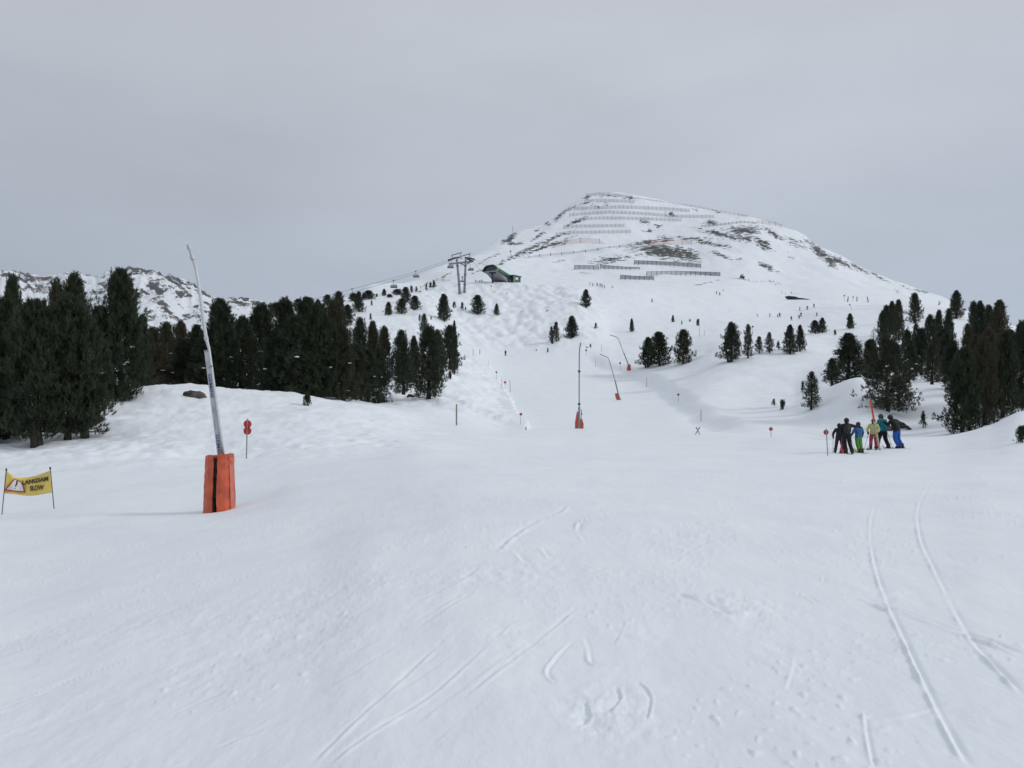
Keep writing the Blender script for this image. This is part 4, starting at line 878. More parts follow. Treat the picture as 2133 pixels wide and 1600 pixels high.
def poly_on(name, pts, mt, off, sub=10):
    bm = bmesh.new(); vs = [bm.verts.new((x, y, 0)) for x, y in pts]; f = bm.faces.new(vs)
    bmesh.ops.triangulate(bm, faces=bm.faces[:])
    for _ in range(3): bmesh.ops.subdivide_edges(bm, edges=bm.edges[:], cuts=1, use_grid_fill=True)
    for v in bm.verts: v.co = ban_pt(v.co.x, v.co.y, off)
    me = bpy.data.meshes.new(name); bm.to_mesh(me); bm.free(); me.materials.append(mt); return link(name, me, ban)
poly_on('warning_triangle', [(9.3, 1021), (12, 1017), (24, 1002.5), (31, 996.6), (43.5, 1002.8), (48, 1009.5), (53, 1026.5), (30, 1024.5), (9, 1023)], M_PRINTR, .050)
poly_on('triangle_field', [(14, 1019.5), (27.5, 1003), (32, 998.8), (42.5, 1005), (46, 1011), (49.5, 1023.5), (30, 1021.5)], M_PRINTW, .056)
poly_on('exclamation_mark', [(35, 1000), (37.5, 1003), (36.5, 1008), (33.2, 1014.2), (31, 1013.5), (33.4, 1007), (34, 1003)], M_PRINTK, .062)
poly_on('exclamation_mark', [(30, 1016.5), (31.6, 1016.2), (32, 1018.2), (30.2, 1018.8)], M_PRINTK, .062)
def ban_text(txt, x0, x1, yfun, h, bold):
    v, f = text_mesh(txt, bold); co = [ban_pt(x0 + x * (x1 - x0), yfun(x) - y * h, .055) for x, y, _ in v]
    me = bpy.data.meshes.new('lettering'); me.from_pydata([c[:] for c in co], [], f); me.materials.append(M_PRINTK); link('lettering', me, ban)
ban_text('LANGSAM', 46.5, 100, lambda x: 1010.5 - 8.8 * x ** 1.1, 9.5, .035)
ban_text('SLOW', 62, 90.5, lambda x: 1023 - 2.6 * x, 10.5, .035)
for (x0, y0, x1, y1) in [(3.6, 1076, 13.2, 977), (112.6, 1060, 104.6, 974)]:
    mb = MB(); mb.tube([at(x0, y0, YB) - bl, at(x1, y1, YB) - bl], .014, 6); mb.build('post', M_DSTEEL, ban)
    mb = MB(); a = at(x1, y1 + 4, YB) - bl; mb.tube([a, at(x1, y1 - 1, YB) - bl], .026, 6); mb.build('post_cap', M_BLACK, ban)

# ------------------------------------------------------------------ piste markers and bare poles
def marker(px, base, top, tx, discs, label, Y=None, pr=.022, pm=M_STEEL, grp='piste markers with round discs'):
    b = hit(px, base) if Y is None else ground(px, Y); Yd = b.y; root = empty('piste_marker', b); tag(root, label, 'piste marker', grp)
    s = Yd / F; pr = max(pr, .33 * s)
    tp = at(tx, top, Yd) - b
    mb = MB(); mb.tube([(0, 0, -.3), tp], pr, 6); mb.build('pole', pm, root)
    for (dx, dy, rd, mt) in discs:
        c = at(dx, dy, Yd) - b; mb = MB()
        mb.tube([c + Vector((0, .02, 0)), c + Vector((0, .045, 0))], rd * s, 20); mb.build('disc', mt, root)
    return root
marker(513, 955, 872, 515.4, [(515.2, 883.5, 8.3, M_RED), (515, 897.5, 8.3, M_RED)], 'double red disc marker right of the near snow lance', pm=M_WOOD, pr=.03)
marker(1725, 949, 893, 1721, [(1721.2, 900.5, 5.3, M_RED)], 'red disc marker just left of the group of skiers', pm=M_STEEL)
marker(1606, 905, 889, 1606, [(1606, 893.8, 4, M_RED)], 'red disc peeking over the snow crest left of the skiers', Y=66)
marker(1413, 838, 819, 1413, [(1413, 822, 2.6, M_RED)], 'small red disc marker alone on the snow right of the lances')
marker(1292, 771, 754, 1292, [(1291.7, 756.5, 2.1, M_DDISC)], 'dark disc marker close to the farthest lance')
marker(1221, 741, 727, 1221, [(1221, 730, 2.0, M_DDISC), (1222.3, 723.6, 2.4, M_PDISC)], 'marker with pale disc over dark disc at the top of the run')
marker(1084, 884, 860, 1085, [(1085, 863, 3.0, M_RED)], 'red disc marker at the foot of the left bank')
marker(1052, 812, 794, 1052, [(1052, 796.5, 2.6, M_RED)], 'red disc marker between two poles on the left bank')
marker(1034.5, 791, 773, 1034, [(1034, 775.6, 2.0, M_DDISC)], 'dark disc marker highest on the left bank')
marker(1568, 694, 679, 1568, [(1568, 680.5, 2.0, M_DDISC)], 'dark disc marker above the row of pines on the right slope')
marker(1758.5, 626, 614, 1758.5, [(1758.5, 616, 1.6, M_DDISC)], 'leftmost thin disc marker on the upper right track')
marker(1777, 627, 617, 1777, [(1777, 619, 1.5, M_DDISC)], 'thin disc marker between the two thick posts on the upper track')
marker(1775, 646, 634, 1770, [(1770, 635, 1.6, M_DDISC)], 'tilted disc marker below the posts of the upper right track')
def pole(px, base, top, label, tx=None, r=.03, mt=M_WOOD, Y=None, name='marker_pole', cat='pole', grp='bare poles stuck in the snow'):
    b = hit(px, base) if Y is None else ground(px, Y); Yd = b.y
    mb = MB(); tp = at(tx or px, top, Yd) - b; rr = max(r, .36 * Yd / F); mb.tube([(0, 0, -.3), tp * .5, tp], [rr, rr * .95, rr * .85], 7)
    o = mb.build(name, mt); o.location = b; tag(o, label, cat, grp); return o
pole(951, 886, 842, 'thick grey pole alone on the left snow bank', r=.075)
pole(1045, 808, 789, 'left thin pole of the pair flanking a red disc marker', r=.05)
pole(1063, 817, 792, 'right thicker pole of the pair flanking a red disc marker', r=.06, tx=1062)
pole(1095.5, 896, 889, 'short stub of pole at the bottom edge of the run', r=.07)
pole(1240.7, 764, 749, 'thin pole at the right edge of the run above the lances', r=.05)
pole(1253, 732, 718, 'thin pole highest beside the bend of the run', r=.05)
pole(1347, 806, 786, 'thin pole on the right bank below the pine pair', r=.05)
pole(1460, 877, 853, 'grey pole above the crossed poles on the right', r=.045)
pole(1457, 701, 681, 'taller of two thin gate poles on the middle slope', r=.05)
pole(1467, 699, 687, 'shorter of two thin gate poles on the middle slope', r=.05)
pole(985.5, 741, 727, 'pale pole standing at the top of the left bank', r=.12, mt=M_ALU)
pole(999.5, 738, 728, 'dark pole beside the pale one on the left bank', r=.10, mt=M_DSTEEL)
pole(1018, 764, 752, 'faint thin pole on the edge of the left bank', r=.05, mt=M_ALU2)
pole(1765.5, 629, 618, 'left thick leaning post on the upper right track', tx=1767, r=.30, mt=M_DSTEEL, grp='thick posts on the upper track')
pole(1785, 628, 618, 'middle thick upright post on the upper right track', r=.27, mt=M_DSTEEL, grp='thick posts on the upper track')
pole(1808.5, 630, 618, 'right thick leaning post on the upper right track', tx=1806.5, r=.27, mt=M_DSTEEL, grp='thick posts on the upper track')
pole(1069, 487, 470, 'tall leaning mast on the left skyline of the mountain', tx=1067, r=.25, mt=M_STEEL, name='mast', cat='mast', grp='masts on the mountain')
b = hit(1065, 536); mb = MB(); mb.tube([(0, 0, -.5), at(1063, 520, b.y) - b], .28, 6); mb.beam(at(1060.5, 524, b.y) - b, at(1066, 523.5, b.y) - b, .5); o = mb.build('mast', M_STEEL); o.location = b; tag(o, 'mast with short crossarm below the rocks above the station', 'mast', 'masts on the mountain')
pole(1647, 510, 495, 'thin mast on the right shoulder of the mountain', tx=1647.5, r=.22, mt=M_STEEL, name='mast', cat='mast', grp='masts on the mountain')
b = hit(1453, 905); root = empty('crossed_poles', b); tag(root, 'two dark poles crossed in an X on the snow crest', 'crossed poles')
for (x0, x1) in [(1448, 1457), (1458, 1450.5)]:
    mb = MB(); mb.tube([at(x0, 906, b.y) - b, at(x1, 890.5, b.y) - b], .035, 6); mb.build('pole', M_DSTEEL, root)
for (x1, y1) in [(1457, 891), (1450.5, 891.5)]:
    mb = MB(); mb.tube([at(x1, y1 + 1.5, b.y) - b, at(x1, y1 - 1.2, b.y) - b], .05, 6); mb.build('pole_grip', M_BLACK, root)
# leaning pole with an orange upper half
b = hit(1831, 933, 30); b = ground(1831, 40.6); YP = b.y; root = empty('leaning_post', b); tag(root, 'leaning post with orange upper half and pale wooden lower half', 'post')
s = YP / F; lo, mi_, hi = at(1832.5, 938, YP) - b, at(1821, 879, YP) - b, at(1813.5, 835, YP) - b
mb = MB(); mb.beam(lo, mi_, .115, .07); mb.build('wooden_board', M_PWOOD, root)
mb = MB(); mb.beam(mi_, hi, .085, .06); mb.build('orange_sleeve', mat('orange_sleeve', (.62, .06, .02), .5, var=.15), root)

# ------------------------------------------------------------------ boulders showing through the snow
def boulder(px, Y, py, w, h, label, mt=M_ROCK, seed=1, flat=0, angle=0, deep=.6):
    p = ground(px, Y); c = at(px, py, Y); sw, sh = w / 2 * Y / F, h / 2 * Y / F
    bm = bmesh.new(); bmesh.ops.create_icosphere(bm, subdivisions=4, radius=1)
    for v in bm.verts:
        n_ = v.co.copy(); k = 1 + .26 * float(pn(n_.x * 1.7 + seed, n_.z * 1.7 + n_.y, seed)) + .14 * float(pn(n_.x * 4 + seed, n_.z * 5 + n_.y * 3, seed + 3))
        k = round(k * 9) / 9 * .5 + k * .5
        x, y, z = n_.x * k * sw, n_.y * k * sw * deep, n_.z * k * sh
        ca, sa = math.cos(R(angle)), math.sin(R(angle)); v.co = Vector((x * ca - z * sa, y, x * sa + z * ca))
    me = bpy.data.meshes.new('boulder'); bm.to_mesh(me); bm.free(); me.materials.append(mt)
    o = link('boulder', me); o.location = c; tag(o, label, 'boulder', 'rocks showing through the snow'); return o
pb = hit(408, 828); boulder(406, pb.y + .1, 824, 46, 19, 'flat brown boulder under the snow mound behind the near lance', seed=4, angle=-8, deep=.4)
boulder(1652, hit(1652, 624).y, 621.5, 34, 8, 'dark rocky hollow in the snow above the distant skiers', M_ROCKD, 7, angle=-10, deep=.35)
boulder(1678, hit(1678, 624).y, 623.5, 28, 2.2, 'thin dark ledge trailing right of the rocky hollow', M_ROCKD, 8, angle=-9, deep=.3)
boulder(1733, 92, 880.5, 30, 6, 'dark slanting rock edge in the mound left of the skiers', M_ROCKD, 9, angle=27, deep=.4)
boulder(1748, 92.5, 876, 12, 3, 'short dark rock edge bending down right of the slanting one', M_ROCKD, 10, angle=-52, deep=.4)
boulder(1873, 80, 884, 30, 13, 'dark boulder behind the skier in blue trousers', M_ROCKD, 11, angle=-20)
boulder(1889, 79, 890, 20, 6, 'dark rock arm reaching right of the boulder', M_ROCKD, 12, angle=-28)
boulder(1852, 79, 893, 12, 15, 'grey boulder between the teal jacket and the black jacket', M_ROCK, 13)
boulder(855, 101, 826, 15, 9, 'dark stone beside the conical pine of the left forest', M_ROCKD, 14)
for i, (x, y, w) in enumerate([(875, 608, 5), (1056, 612, 3), (1023, 597, 3), (1140, 648, 3)]):
    p = hit(x, y); boulder(x, p.y, y - .6, w, 2.4, ['tiny stone on the knoll beneath the lift cable', 'tiny stone near the left top of the moguls', 'tiny stone below the lift station', 'tiny stone inside the moguls'][i], M_ROCKD, 20 + i)
# ------------------------------------------------------------------ snow-rake barriers and nets on the mountain
M_NETG = mat('grey_panel', (.52, .53, .55), .8, var=.25, vscale=1.2)
def net_mat(name, col, a):
    m = bpy.data.materials.new(name); m.use_nodes = True; n = m.node_tree.nodes; l = m.node_tree.links
    b = n['Principled BSDF']; b.inputs['Base Color'].default_value = (*col, 1); b.inputs['Alpha'].default_value = a; b.inputs['Roughness'].default_value = .8
    return m
M_NET = net_mat('net', (.16, .17, .19), .30); M_NETP = net_mat('pink_net', (.50, .20, .18), .26); M_NETW = net_mat('pale_net', (.30, .31, .33), .42)
def barrier(xs, top, bot, n, label):
    px = np.linspace(xs[0], xs[-1], n + 1); tp = np.interp(px, xs, top); bt = np.interp(px, xs, bot)
    Ys = np.array([hit(x, y + 1.0, 480).y for x, y in zip(px, bt)]); Ys = np.polyval(np.polyfit(px, Ys, 2 if n > 8 else 1), px)
    root = empty('snow_barrier', at(px[0], bt[0], Ys[0])); tag(root, label, 'snow barrier', 'grey panel barriers on the lower mountain'); o0 = root.location.copy()
    for i in range(n):
        a, b = at(px[i], bt[i], Ys[i]) - o0, at(px[i + 1], bt[i + 1], Ys[i + 1]) - o0; c, d_ = at(px[i + 1], tp[i + 1], Ys[i + 1]) - o0, at(px[i], tp[i], Ys[i]) - o0
        g = (b - a).normalized() * .12; wob = Vector((0, 0, .12 * math.sin(i * 2.3)))
        mb = MB(); vs, fs = plate([a + g, b - g, c - g + wob, d_ + g + wob * .5], .10); mb.add(vs, fs)
        mb.build('panel', M_NETG, root)
    for i in range(n + 1):
        a = at(px[i], bt[i], Ys[i]) - o0; t = at(px[i], tp[i], Ys[i]) - o0
        mb = MB(); mb.beam(a + Vector((0, -.15, -1.3)), t + Vector((0, -.15, .15)), .22, .2); mb.beam(t + Vector((0, .1, -.6)), a + Vector((0, 2.2, -.6)), .16, .16); mb.build('post', M_DSTEEL, root)
    mb = MB()
    for i in range(n): mb.beam(at(px[i], tp[i], Ys[i]) - o0 + Vector((0, -.14, .0)), at(px[i + 1], tp[i + 1], Ys[i + 1]) - o0 + Vector((0, -.14, 0)), .16, .14)
    mb.build('top_rail', M_DSTEEL, root)
barrier([1196.5, 1247], [552.5, 553.5], [560.5, 561], 5, 'short five-panel grey barrier at the far left of the lower row')
barrier([1250, 1273, 1300, 1332], [551, 553.5, 556, 557], [559.5, 560.5, 560.5, 560.5], 9, 'grey barrier tapering to the right beside the five-panel one')
barrier([1321, 1365, 1410, 1460], [542.5, 544, 546.5, 550], [550.5, 551.5, 554, 557.5], 15, 'long grey barrier directly under the big rock patch')
barrier([1347, 1390, 1440, 1500], [566, 565, 565.5, 567.5], [574.5, 573.5, 571.5, 575.5], 15, 'lowest long grey barrier on the right')
barrier([1292.5, 1320, 1362], [572.5, 575, 576.5], [581.5, 582, 583], 7, 'short seven-panel grey barrier lowest of all')
def net(xs, bot, h, n, label, mt=M_NET, r=.13, skip=(), pm=M_DSTEEL, cat='snow fence', grp='net fences high on the mountain', ymin=560, tops=None):
    px = np.linspace(xs[0], xs[-1], n + 1) if n > 0 else np.array(xs); bt = np.interp(px, xs, bot); hh = np.interp(px, xs, h) if hasattr(h, '__len__') else np.full(len(px), h)
    Ys = np.array([hit(x, y + .6, ymin).y for x, y in zip(px, bt)])
    if len(px) > 4: Ys = np.convolve(np.pad(Ys, 2, 'edge'), np.ones(5) / 5, 'valid')
    root = empty('snow_fence', at(px[0], bt[0], Ys[0])); tag(root, label, cat, grp); o0 = root.location.copy()
    P = [at(x, y, Y) - o0 for x, y, Y in zip(px, bt, Ys)]; T = [at(x, y - q, Y) - o0 for x, y, Y, q in zip(px, bt, Ys, hh)]
    mb = MB()
    for i in range(len(px) - 1): mb.add([P[i], P[i + 1], P[i + 1] + (T[i + 1] - P[i + 1]) * .85, P[i] + (T[i] - P[i]) * .85], [(0, 1, 2, 3)])
    mb.build('net', mt, root)
    mb = MB(); mb.tube([(0, 0, -.12), (0, 0, 1)], r, 5); me = None
    for i in range(len(px)):
        if me is None: o = mb.build('post', pm, root); me = o.data
        else: o = link('post', me, root)
        o.location = P[i]; hgt = (T[i] - P[i]).length; o.scale = (1, 1, hgt)
    return root
net([1221, 1249, 1269, 1288, 1317], [410, 407, 408, 410, 413.5], 7.5, 0, 'tall wide-spaced net along the very top of the summit')
net([1218, 1235, 1290, 1320], [423, 420, 421, 423.5], 7, 12, 'short net fence just below the summit')
net([1322, 1400, 1490, 1556], [413.5, 424, 439.5, 453.5], [3, 3.2, 4.5, 6], 26, 'sloping net fence following the right skyline from the summit')
net([1196, 1240, 1300, 1370, 1436], [438, 435.5, 434, 437, 441.5], 7.5, 28, 'upper long net fence below the summit')
net([1186, 1230, 1270, 1340, 1400, 1487], [451, 447, 444.5, 447.5, 453, 454], 7, 36, 'second long net fence, reaching farthest right')
net([1198, 1240, 1290, 1360, 1419], [461, 457, 457, 459, 461.5], 7, 26, 'third long net fence crossed by a dark rock streak')
net([1174, 1200, 1300], [477, 474, 472.5], 7, 14, 'upper of two short net fences on the left flank')
net([1158, 1190, 1313], [491, 487, 485], 7, 17, 'lower of two short net fences on the left flank')
net([1176, 1209, 1249, 1260], [510, 506, 508, 508.5], [11, 13, 12, 2], 0, 'pinkish net with tall posts left of the big rock patch', M_NETP, .16)
net([1152, 1176, 1178], [517, 511, 510], [6, 6, 6], 0, 'low pink net end beside the rocks on the left flank', M_NETP, .12)
net([1076, 1102, 1124, 1147, 1170, 1195, 1220, 1245, 1270, 1291, 1314, 1335], [543, 538.5, 534.5, 532.5, 530.5, 528, 525, 521.5, 518, 515.5, 513.5, 510.5], 5, 0, 'long rope line of stubby posts climbing above the station', M_NETW, .30)
net([1352, 1421, 1440], [511, 509.5, 509], [14, 13, 10], 0, 'pale net with three tall posts above the big rock patch', M_NETP, .2)
net([1461, 1480, 1500, 1520, 1545, 1575], [473, 472, 469.5, 467, 464, 466], 4.5, 14, 'line of short posts below the right shoulder', M_NETW, .2)
net([1578, 1588, 1602, 1615, 1628], [466, 467, 468.5, 470, 475], 9, 0, 'tall five-post net on the right shoulder skyline', M_NETP, .15)
net([876, 884, 891, 902, 910, 923, 936], [603, 597, 591, 587, 585, 585.5, 587], [7, 5, 4, 5, 6, 6, 4], 0, 'pink safety net on the knoll left of the lift tower', M_NETP, .16, grp='safety nets by the lift', ymin=380, cat='safety net')
net([990, 999, 1003, 1014], [588, 588, 588, 589], [5, 4, 6, 1], 0, 'small pale net between the tower and the station', M_NETW, .14, grp='safety nets by the lift', ymin=380, cat='safety net')

# ------------------------------------------------------------------ lift tower
tb = hit(960, 611, 350); YT = tb.y; s = YT / F
q = lambda x, y, dy=0: at(x, y, YT + dy) - tb
tw = empty('lift_tower', tb); tag(tw, 'twin-legged grey chairlift tower with roller arms and service frames', 'lift tower')
for pts in ([(957.5, 613), (955.5, 580), (953.5, 560), (951.5, 540)], [(967.5, 610), (968.5, 582), (969.5, 560), (970.2, 540)]):
    mb = MB(); mb.tube([q(*p) for p in pts], [.62, .58, .52, .46], 12); mb.build('leg', M_STEEL, tw, smooth=True)
    for k in range(3):
        f = .2 + .28 * k; i = int(f * 3); p = Vector(q(*pts[i])) + (Vector(q(*pts[i + 1])) - Vector(q(*pts[i]))) * (f * 3 - i)
        mb = MB(); mb.tube([p - Vector((0, 0, .12)), p + Vector((0, 0, .12))], .72, 12); mb.build('flange', M_DSTEEL, tw)
mb = MB(); mb.beam(q(935, 550, -1), q(984, 545, 1), .7, .8); mb.beam(q(952, 546), q(968, 553), .5, .5); mb.beam(q(968, 553), q(980, 546), .4, .4); mb.build('crossarm', M_STEEL, tw)
mb = MB(); mb.beam(q(957, 586), q(967.5, 586), .6, .5); mb.build('cross_tie', M_DSTEEL, tw)
mb = MB(); mb.beam(q(963, 586), q(963, 576), .35); mb.beam(q(960.5, 577), q(966, 577), .3); mb.build('control_box', M_DSTEEL, tw)
for (a, b, c_, d2) in [((940.5, 532), (962, 526), (943.5, 538), (958.5, 533)), ((959, 534.5), (981, 528), (962, 540), (977.5, 535))]:
    mb = MB(); mb.beam(q(*a), q(*b), .38, .3); mb.beam(q(*a), q(*c_), .3); mb.beam(q(*d2), q(d2[0] + .6, 528.5 if d2[0] < 960 else 530), .3); mb.build('service_frame', M_DSTEEL, tw)
for pts in ([(933, 543.5), (946, 538), (958, 536)], [(933.5, 542), (950, 537)], [(968, 537), (980, 538), (989, 541)], [(972, 539), (980, 542), (986, 544.5)]):
    mb = MB(); mb.tube([q(*p, dy=-1.5) for p in pts], .42, 6); mb.build('roller_arm', M_DSTEEL, tw)
# cables run down to the left and up into the station
def cable(pts, label, sag=0):
    pl = [at(x, y, Y) for x, y, Y in pts]; mb = MB(); o0 = pl[0]
    out = []
    for i in range(len(pl) - 1):
        for k in range(6): out.append(pl[i].lerp(pl[i + 1], k / 6))
    out.append(pl[-1]); mb.tube([p - o0 for p in out], .055, 4); o = mb.build('lift_cable', M_DSTEEL); o.location = o0; tag(o, label, 'cable', 'cables of the chairlift')
cable([(420, 690, 250), (540, 655, 300), (650, 624, 330), (733, 602.5, 350), (850, 571, 380), (933, 542.5, YT), (958, 537, YT)], 'upper lift cable descending left from the tower')
cable([(520, 668, 290), (690, 622, 338), (744, 606.5, 352), (820, 585, 372), (850, 575.5, 380), (935, 546, YT)], 'lower lift cable descending left from the tower')
cable([(989, 541, YT), (1005, 550, 418), (1020, 556, 428)], 'cable from the tower to the upper mouth of the station')
cable([(986, 545, YT), (1000, 562, 418), (1008, 567, 426)], 'cable from the tower to the lower mouth of the station')
M_BUB = mat('smoked_bubble', (.30, .31, .31), .25, spec=.6, var=.15)
def chair(px, py, hx, hy, Y, label, w=12.5):
    c = at(px, py, Y); root = empty('chairlift_chair', c); tag(root, label, 'chairlift chair', 'bubble chairs on the lift'); u = Y / F * w
    V = []; F_ = []; n1, n2 = 8, 5
    for i in range(n1 + 1):
        for j in range(n2 + 1):
            a = i / n1 * 2 - 1; b = j / n2; ang = b * 1.9 - .35
            ww = .5 * (1 - .25 * max(0, math.sin(ang)) ** 2)
            V.append((a * u * ww + .10 * u * math.sin(ang), -u * .24 * math.cos(ang), u * .30 * math.sin(ang)))
    for i in range(n1):
        for j in range(n2): k = i * (n2 + 1) + j; F_.append((k, k + n2 + 1, k + n2 + 2, k + 1))
    mb = MB(); mb.add(V, F_); o = mb.build('bubble', M_BUB, root, smooth=True); sm = o.modifiers.new('t', 'SOLIDIFY'); sm.thickness = .06
    mb = MB(); mb.box((-.02 * u, .05 * u, -.14 * u), (.98 * u, .22 * u, .07 * u)); mb.box((0, .16 * u, -.03 * u), (.98 * u, .05 * u, .22 * u)); mb.build('seat', M_DSTEEL, root)
    mb = MB(); mb.beam((-.48 * u, -.16 * u, -.22 * u), (.48 * u, -.16 * u, -.22 * u), .09); mb.build('foot_bar', M_DSTEEL, root)
    mb = MB(); hp = at(hx, hy, Y) - c; mb.tube([(0, .1 * u, .25 * u), (hp.x, .05, hp.z * .6), hp], .09, 5); mb.beam(hp + Vector((-.5, 0, .05)), hp + Vector((.5, 0, .25)), .3); mb.build('hanger', M_DSTEEL, root)
chair(867, 575.5, 866, 565.5, 385, 'bubble chair hanging clear against the snow left of the tower')
chair(820.5, 597, 820, 584.5, 372, 'bubble chair partly hidden by knoll pines', 14)
chair(736, 614, 733.5, 602.5, 350, 'lowest bubble chair hanging over the pine wood', 14)
chair(938.5, 556, 940, 541, YT - 1, 'bubble chair just arriving left of the tower legs', 13)
chair(981, 561.5, 978.5, 543, YT + 2, 'bubble chair between the tower and the station', 12)

# ------------------------------------------------------------------ lift station
M_GREEN = mat('green_cladding', (.018, .10, .055), .45, spec=.5, var=.3, vscale=.4)
M_ROOF = mat('grey_roof', (.12, .135, .13), .6, var=.2, vscale=.5)
M_UNDER = mat('grey_underside', (.33, .32, .34), .7, var=.15, vscale=.3)
M_GLASS = mat('dark_glass', (.012, .022, .024), .15, spec=.8, var=.4, vscale=.6)
M_TRIM = mat('pale_trim', (.55, .60, .50), .5)
Y0 = hit(1035, 589, 380).y - 8; so = at(1031, 563, Y0); st = empty('lift_station', so); tag(st, 'green and grey lift station with rounded roof jutting from the knoll', 'lift station')
DA = (at(1064, 583, Y0 * 1.068) - at(1031, 563, Y0)); DA.z *= .25
DB = Vector((-6.7, 4.6, 0))
prof = [(0, 0, 0), (0.0, 0, 0), (-.18, .35, 0), (-.18, 1.3, 0), (.0, 2.2, 0), (.12, 2.75, 0), (.85, 2.95, 0), (1.0, 2.2, 0)]
prof = [(0, 0), (-.17, .6), (-.13, 1.5), (.0, 2.35), (.14, 3.0), (.62, 2.95), (.82, 2.3), (.96, 1.0), (1.0, 0)]
SX = [DB * a + Vector((0, 0, b)) for a, b in prof]; n = len(SX)
mb = MB(); ks = [(0, 1, 'M'), ]
V = [p for p in SX] + [p + DA for p in SX]
fr = [(3, 4), (4, 5), (5, 6)]; sd = [(0, 1), (1, 2), (2, 3)]; ls = [(6, 7), (7, 8)]
mb = MB(); mb.add(V, [(i, j, j + n, i + n) for i, j in sd + ls]); mb.build('side_cladding', M_GREEN, st)
mb = MB(); mb.add(V, [(i, j, j + n, i + n) for i, j in fr]); mb.build('roof', M_ROOF, st)
mb = MB(); mb.add(V, [(0, n, 2 * n - 1, n - 1)]); mb.add([SX[0] + DA * .3, SX[-1] + DA * .3, SX[-1] + DA + Vector((0, 0, -4)), SX[0] + DA + Vector((0, 0, -4))], [(0, 1, 2, 3)]); mb.add([SX[0] + DA * .3, SX[0] + DA * .98 + Vector((0, 0, -4)), SX[0] + DA * .98], [(0, 1, 2)]); mb.build('underside', M_UNDER, st)
mb = MB(); mb.add([p + DA * .03 for p in SX], [tuple(range(n))]); mb.build('front_glass', M_GLASS, st)
mb = MB(); mb.add([p + DA for p in SX], [tuple(range(n - 1, -1, -1))]); mb.build('rear_wall', M_GREEN, st)
mb = MB()
for i in range(n - 1): mb.beam(SX[i], SX[i + 1], .38, .38)
mb.build('front_frame', M_GREEN, st)
mb = MB()
for i in range(0, 4): mb.beam(SX[i] + DA * .05 + Vector((.08, 0, .05)), SX[i + 1] + DA * .05 + Vector((.08, 0, .05)), .42, .42)
mb.build('pale_trim', M_TRIM, st)
mb = MB(); mb.beam(SX[2] + Vector((.12, -.1, 0)) + DA * .06, SX[2] + DA + Vector((.12, -.1, 0)), .12, .5); mb.build('bright_green_stripe', mat('bright_green', (.02, .19, .07), .5), st)
mb = MB(); mb.beam(SX[-1] + Vector((-.3, 0, .3)), SX[-1] + Vector((-1.8, -.6, 1.2)), .3); mb.build('rope_guide', M_TRIM, st)
g = at(1026, 588, Y0 + 6) - so; mb = MB(); mb.beam(g + Vector((0, 0, -1)), (g.x, g.y, .1), 1.0, 1.2); mb.box((g.x, g.y, -.35), (3.4, 2.2, .5)); mb.build('support_pillar', M_DSTEEL, st)
mb = MB(); mb.box(Vector((DA.x * .72 - 2.2, DA.y * .72, -3.0)), (3.4, 2.0, 1.6)); mb.box(Vector((DA.x * .72 - 3.2, DA.y * .72, -2.4)), (1.2, 1.6, 1.4)); mb.build('drive_housing', M_DSTEEL, st)
# operator hut beside it
YH = Y0 * 1.05; ho = at(1071, 587, YH); hut = empty('operator_hut', ho); tag(hut, 'small green operator hut with pale window right of the station', 'hut')
q = lambda x, y, dy=0: at(x, y, YH + dy) - ho
A_, B_, C_ = q(1071, 588), q(1063.5, 587, 4), q(1084.5, 588, 7)
th = Vector((0, 0, (588 - 572.5) / F * YH))
def wall(name, a, b, h0, h1, mt, off=0.0):
    mb = MB(); vs, fs = plate([a + Vector((0, -off, h0)), b + Vector((0, -off, h0)), b + Vector((0, -off, h1)), a + Vector((0, -off, h1))], .15); mb.add(vs, fs); return mb.build(name, mt, hut)
wall('left_wall', B_, A_, -.8, th.z * .88, mat('dull_green', (.07, .12, .10), .6), 0); wall('right_wall', A_, C_, -.8, th.z * .8, M_GREEN, 0)
for f0, f1 in [(.22, .62)]:
    wall('window', A_.lerp(C_, f0), A_.lerp(C_, f1), th.z * .32, th.z * .66, mat('pale_window', (.60, .66, .66), .3), .12)
wall('window', A_.lerp(C_, .72), A_.lerp(C_, .92), th.z * .28, th.z * .6, M_GLASS, .12); wall('window', B_.lerp(A_, .25), B_.lerp(A_, .6), th.z * .35, th.z * .66, M_GLASS, .12)
wall('corner_trim', A_ + Vector((-.18, 0, 0)), A_ + Vector((.18, 0, 0)), -.6, th.z * .9, M_TRIM, .16)
mb = MB(); vs, fs = plate([B_ + Vector((-.4, 0, th.z * .88)), A_ + Vector((0, -.5, th.z * .95)), C_ + Vector((.5, 0, th.z * .74)), C_ + Vector((-2, 4, th.z * .8)), ], .3); mb.add(vs, fs); mb.beam(A_ + Vector((0, -.5, th.z * .95)), C_ + Vector((.5, -.3, th.z * .74)), .3, .3); mb.beam(B_ + Vector((-.4, -.3, th.z * .88)), A_ + Vector((0, -.5, th.z * .95)), .3, .3); mb.build('roof', M_ROOF, hut)

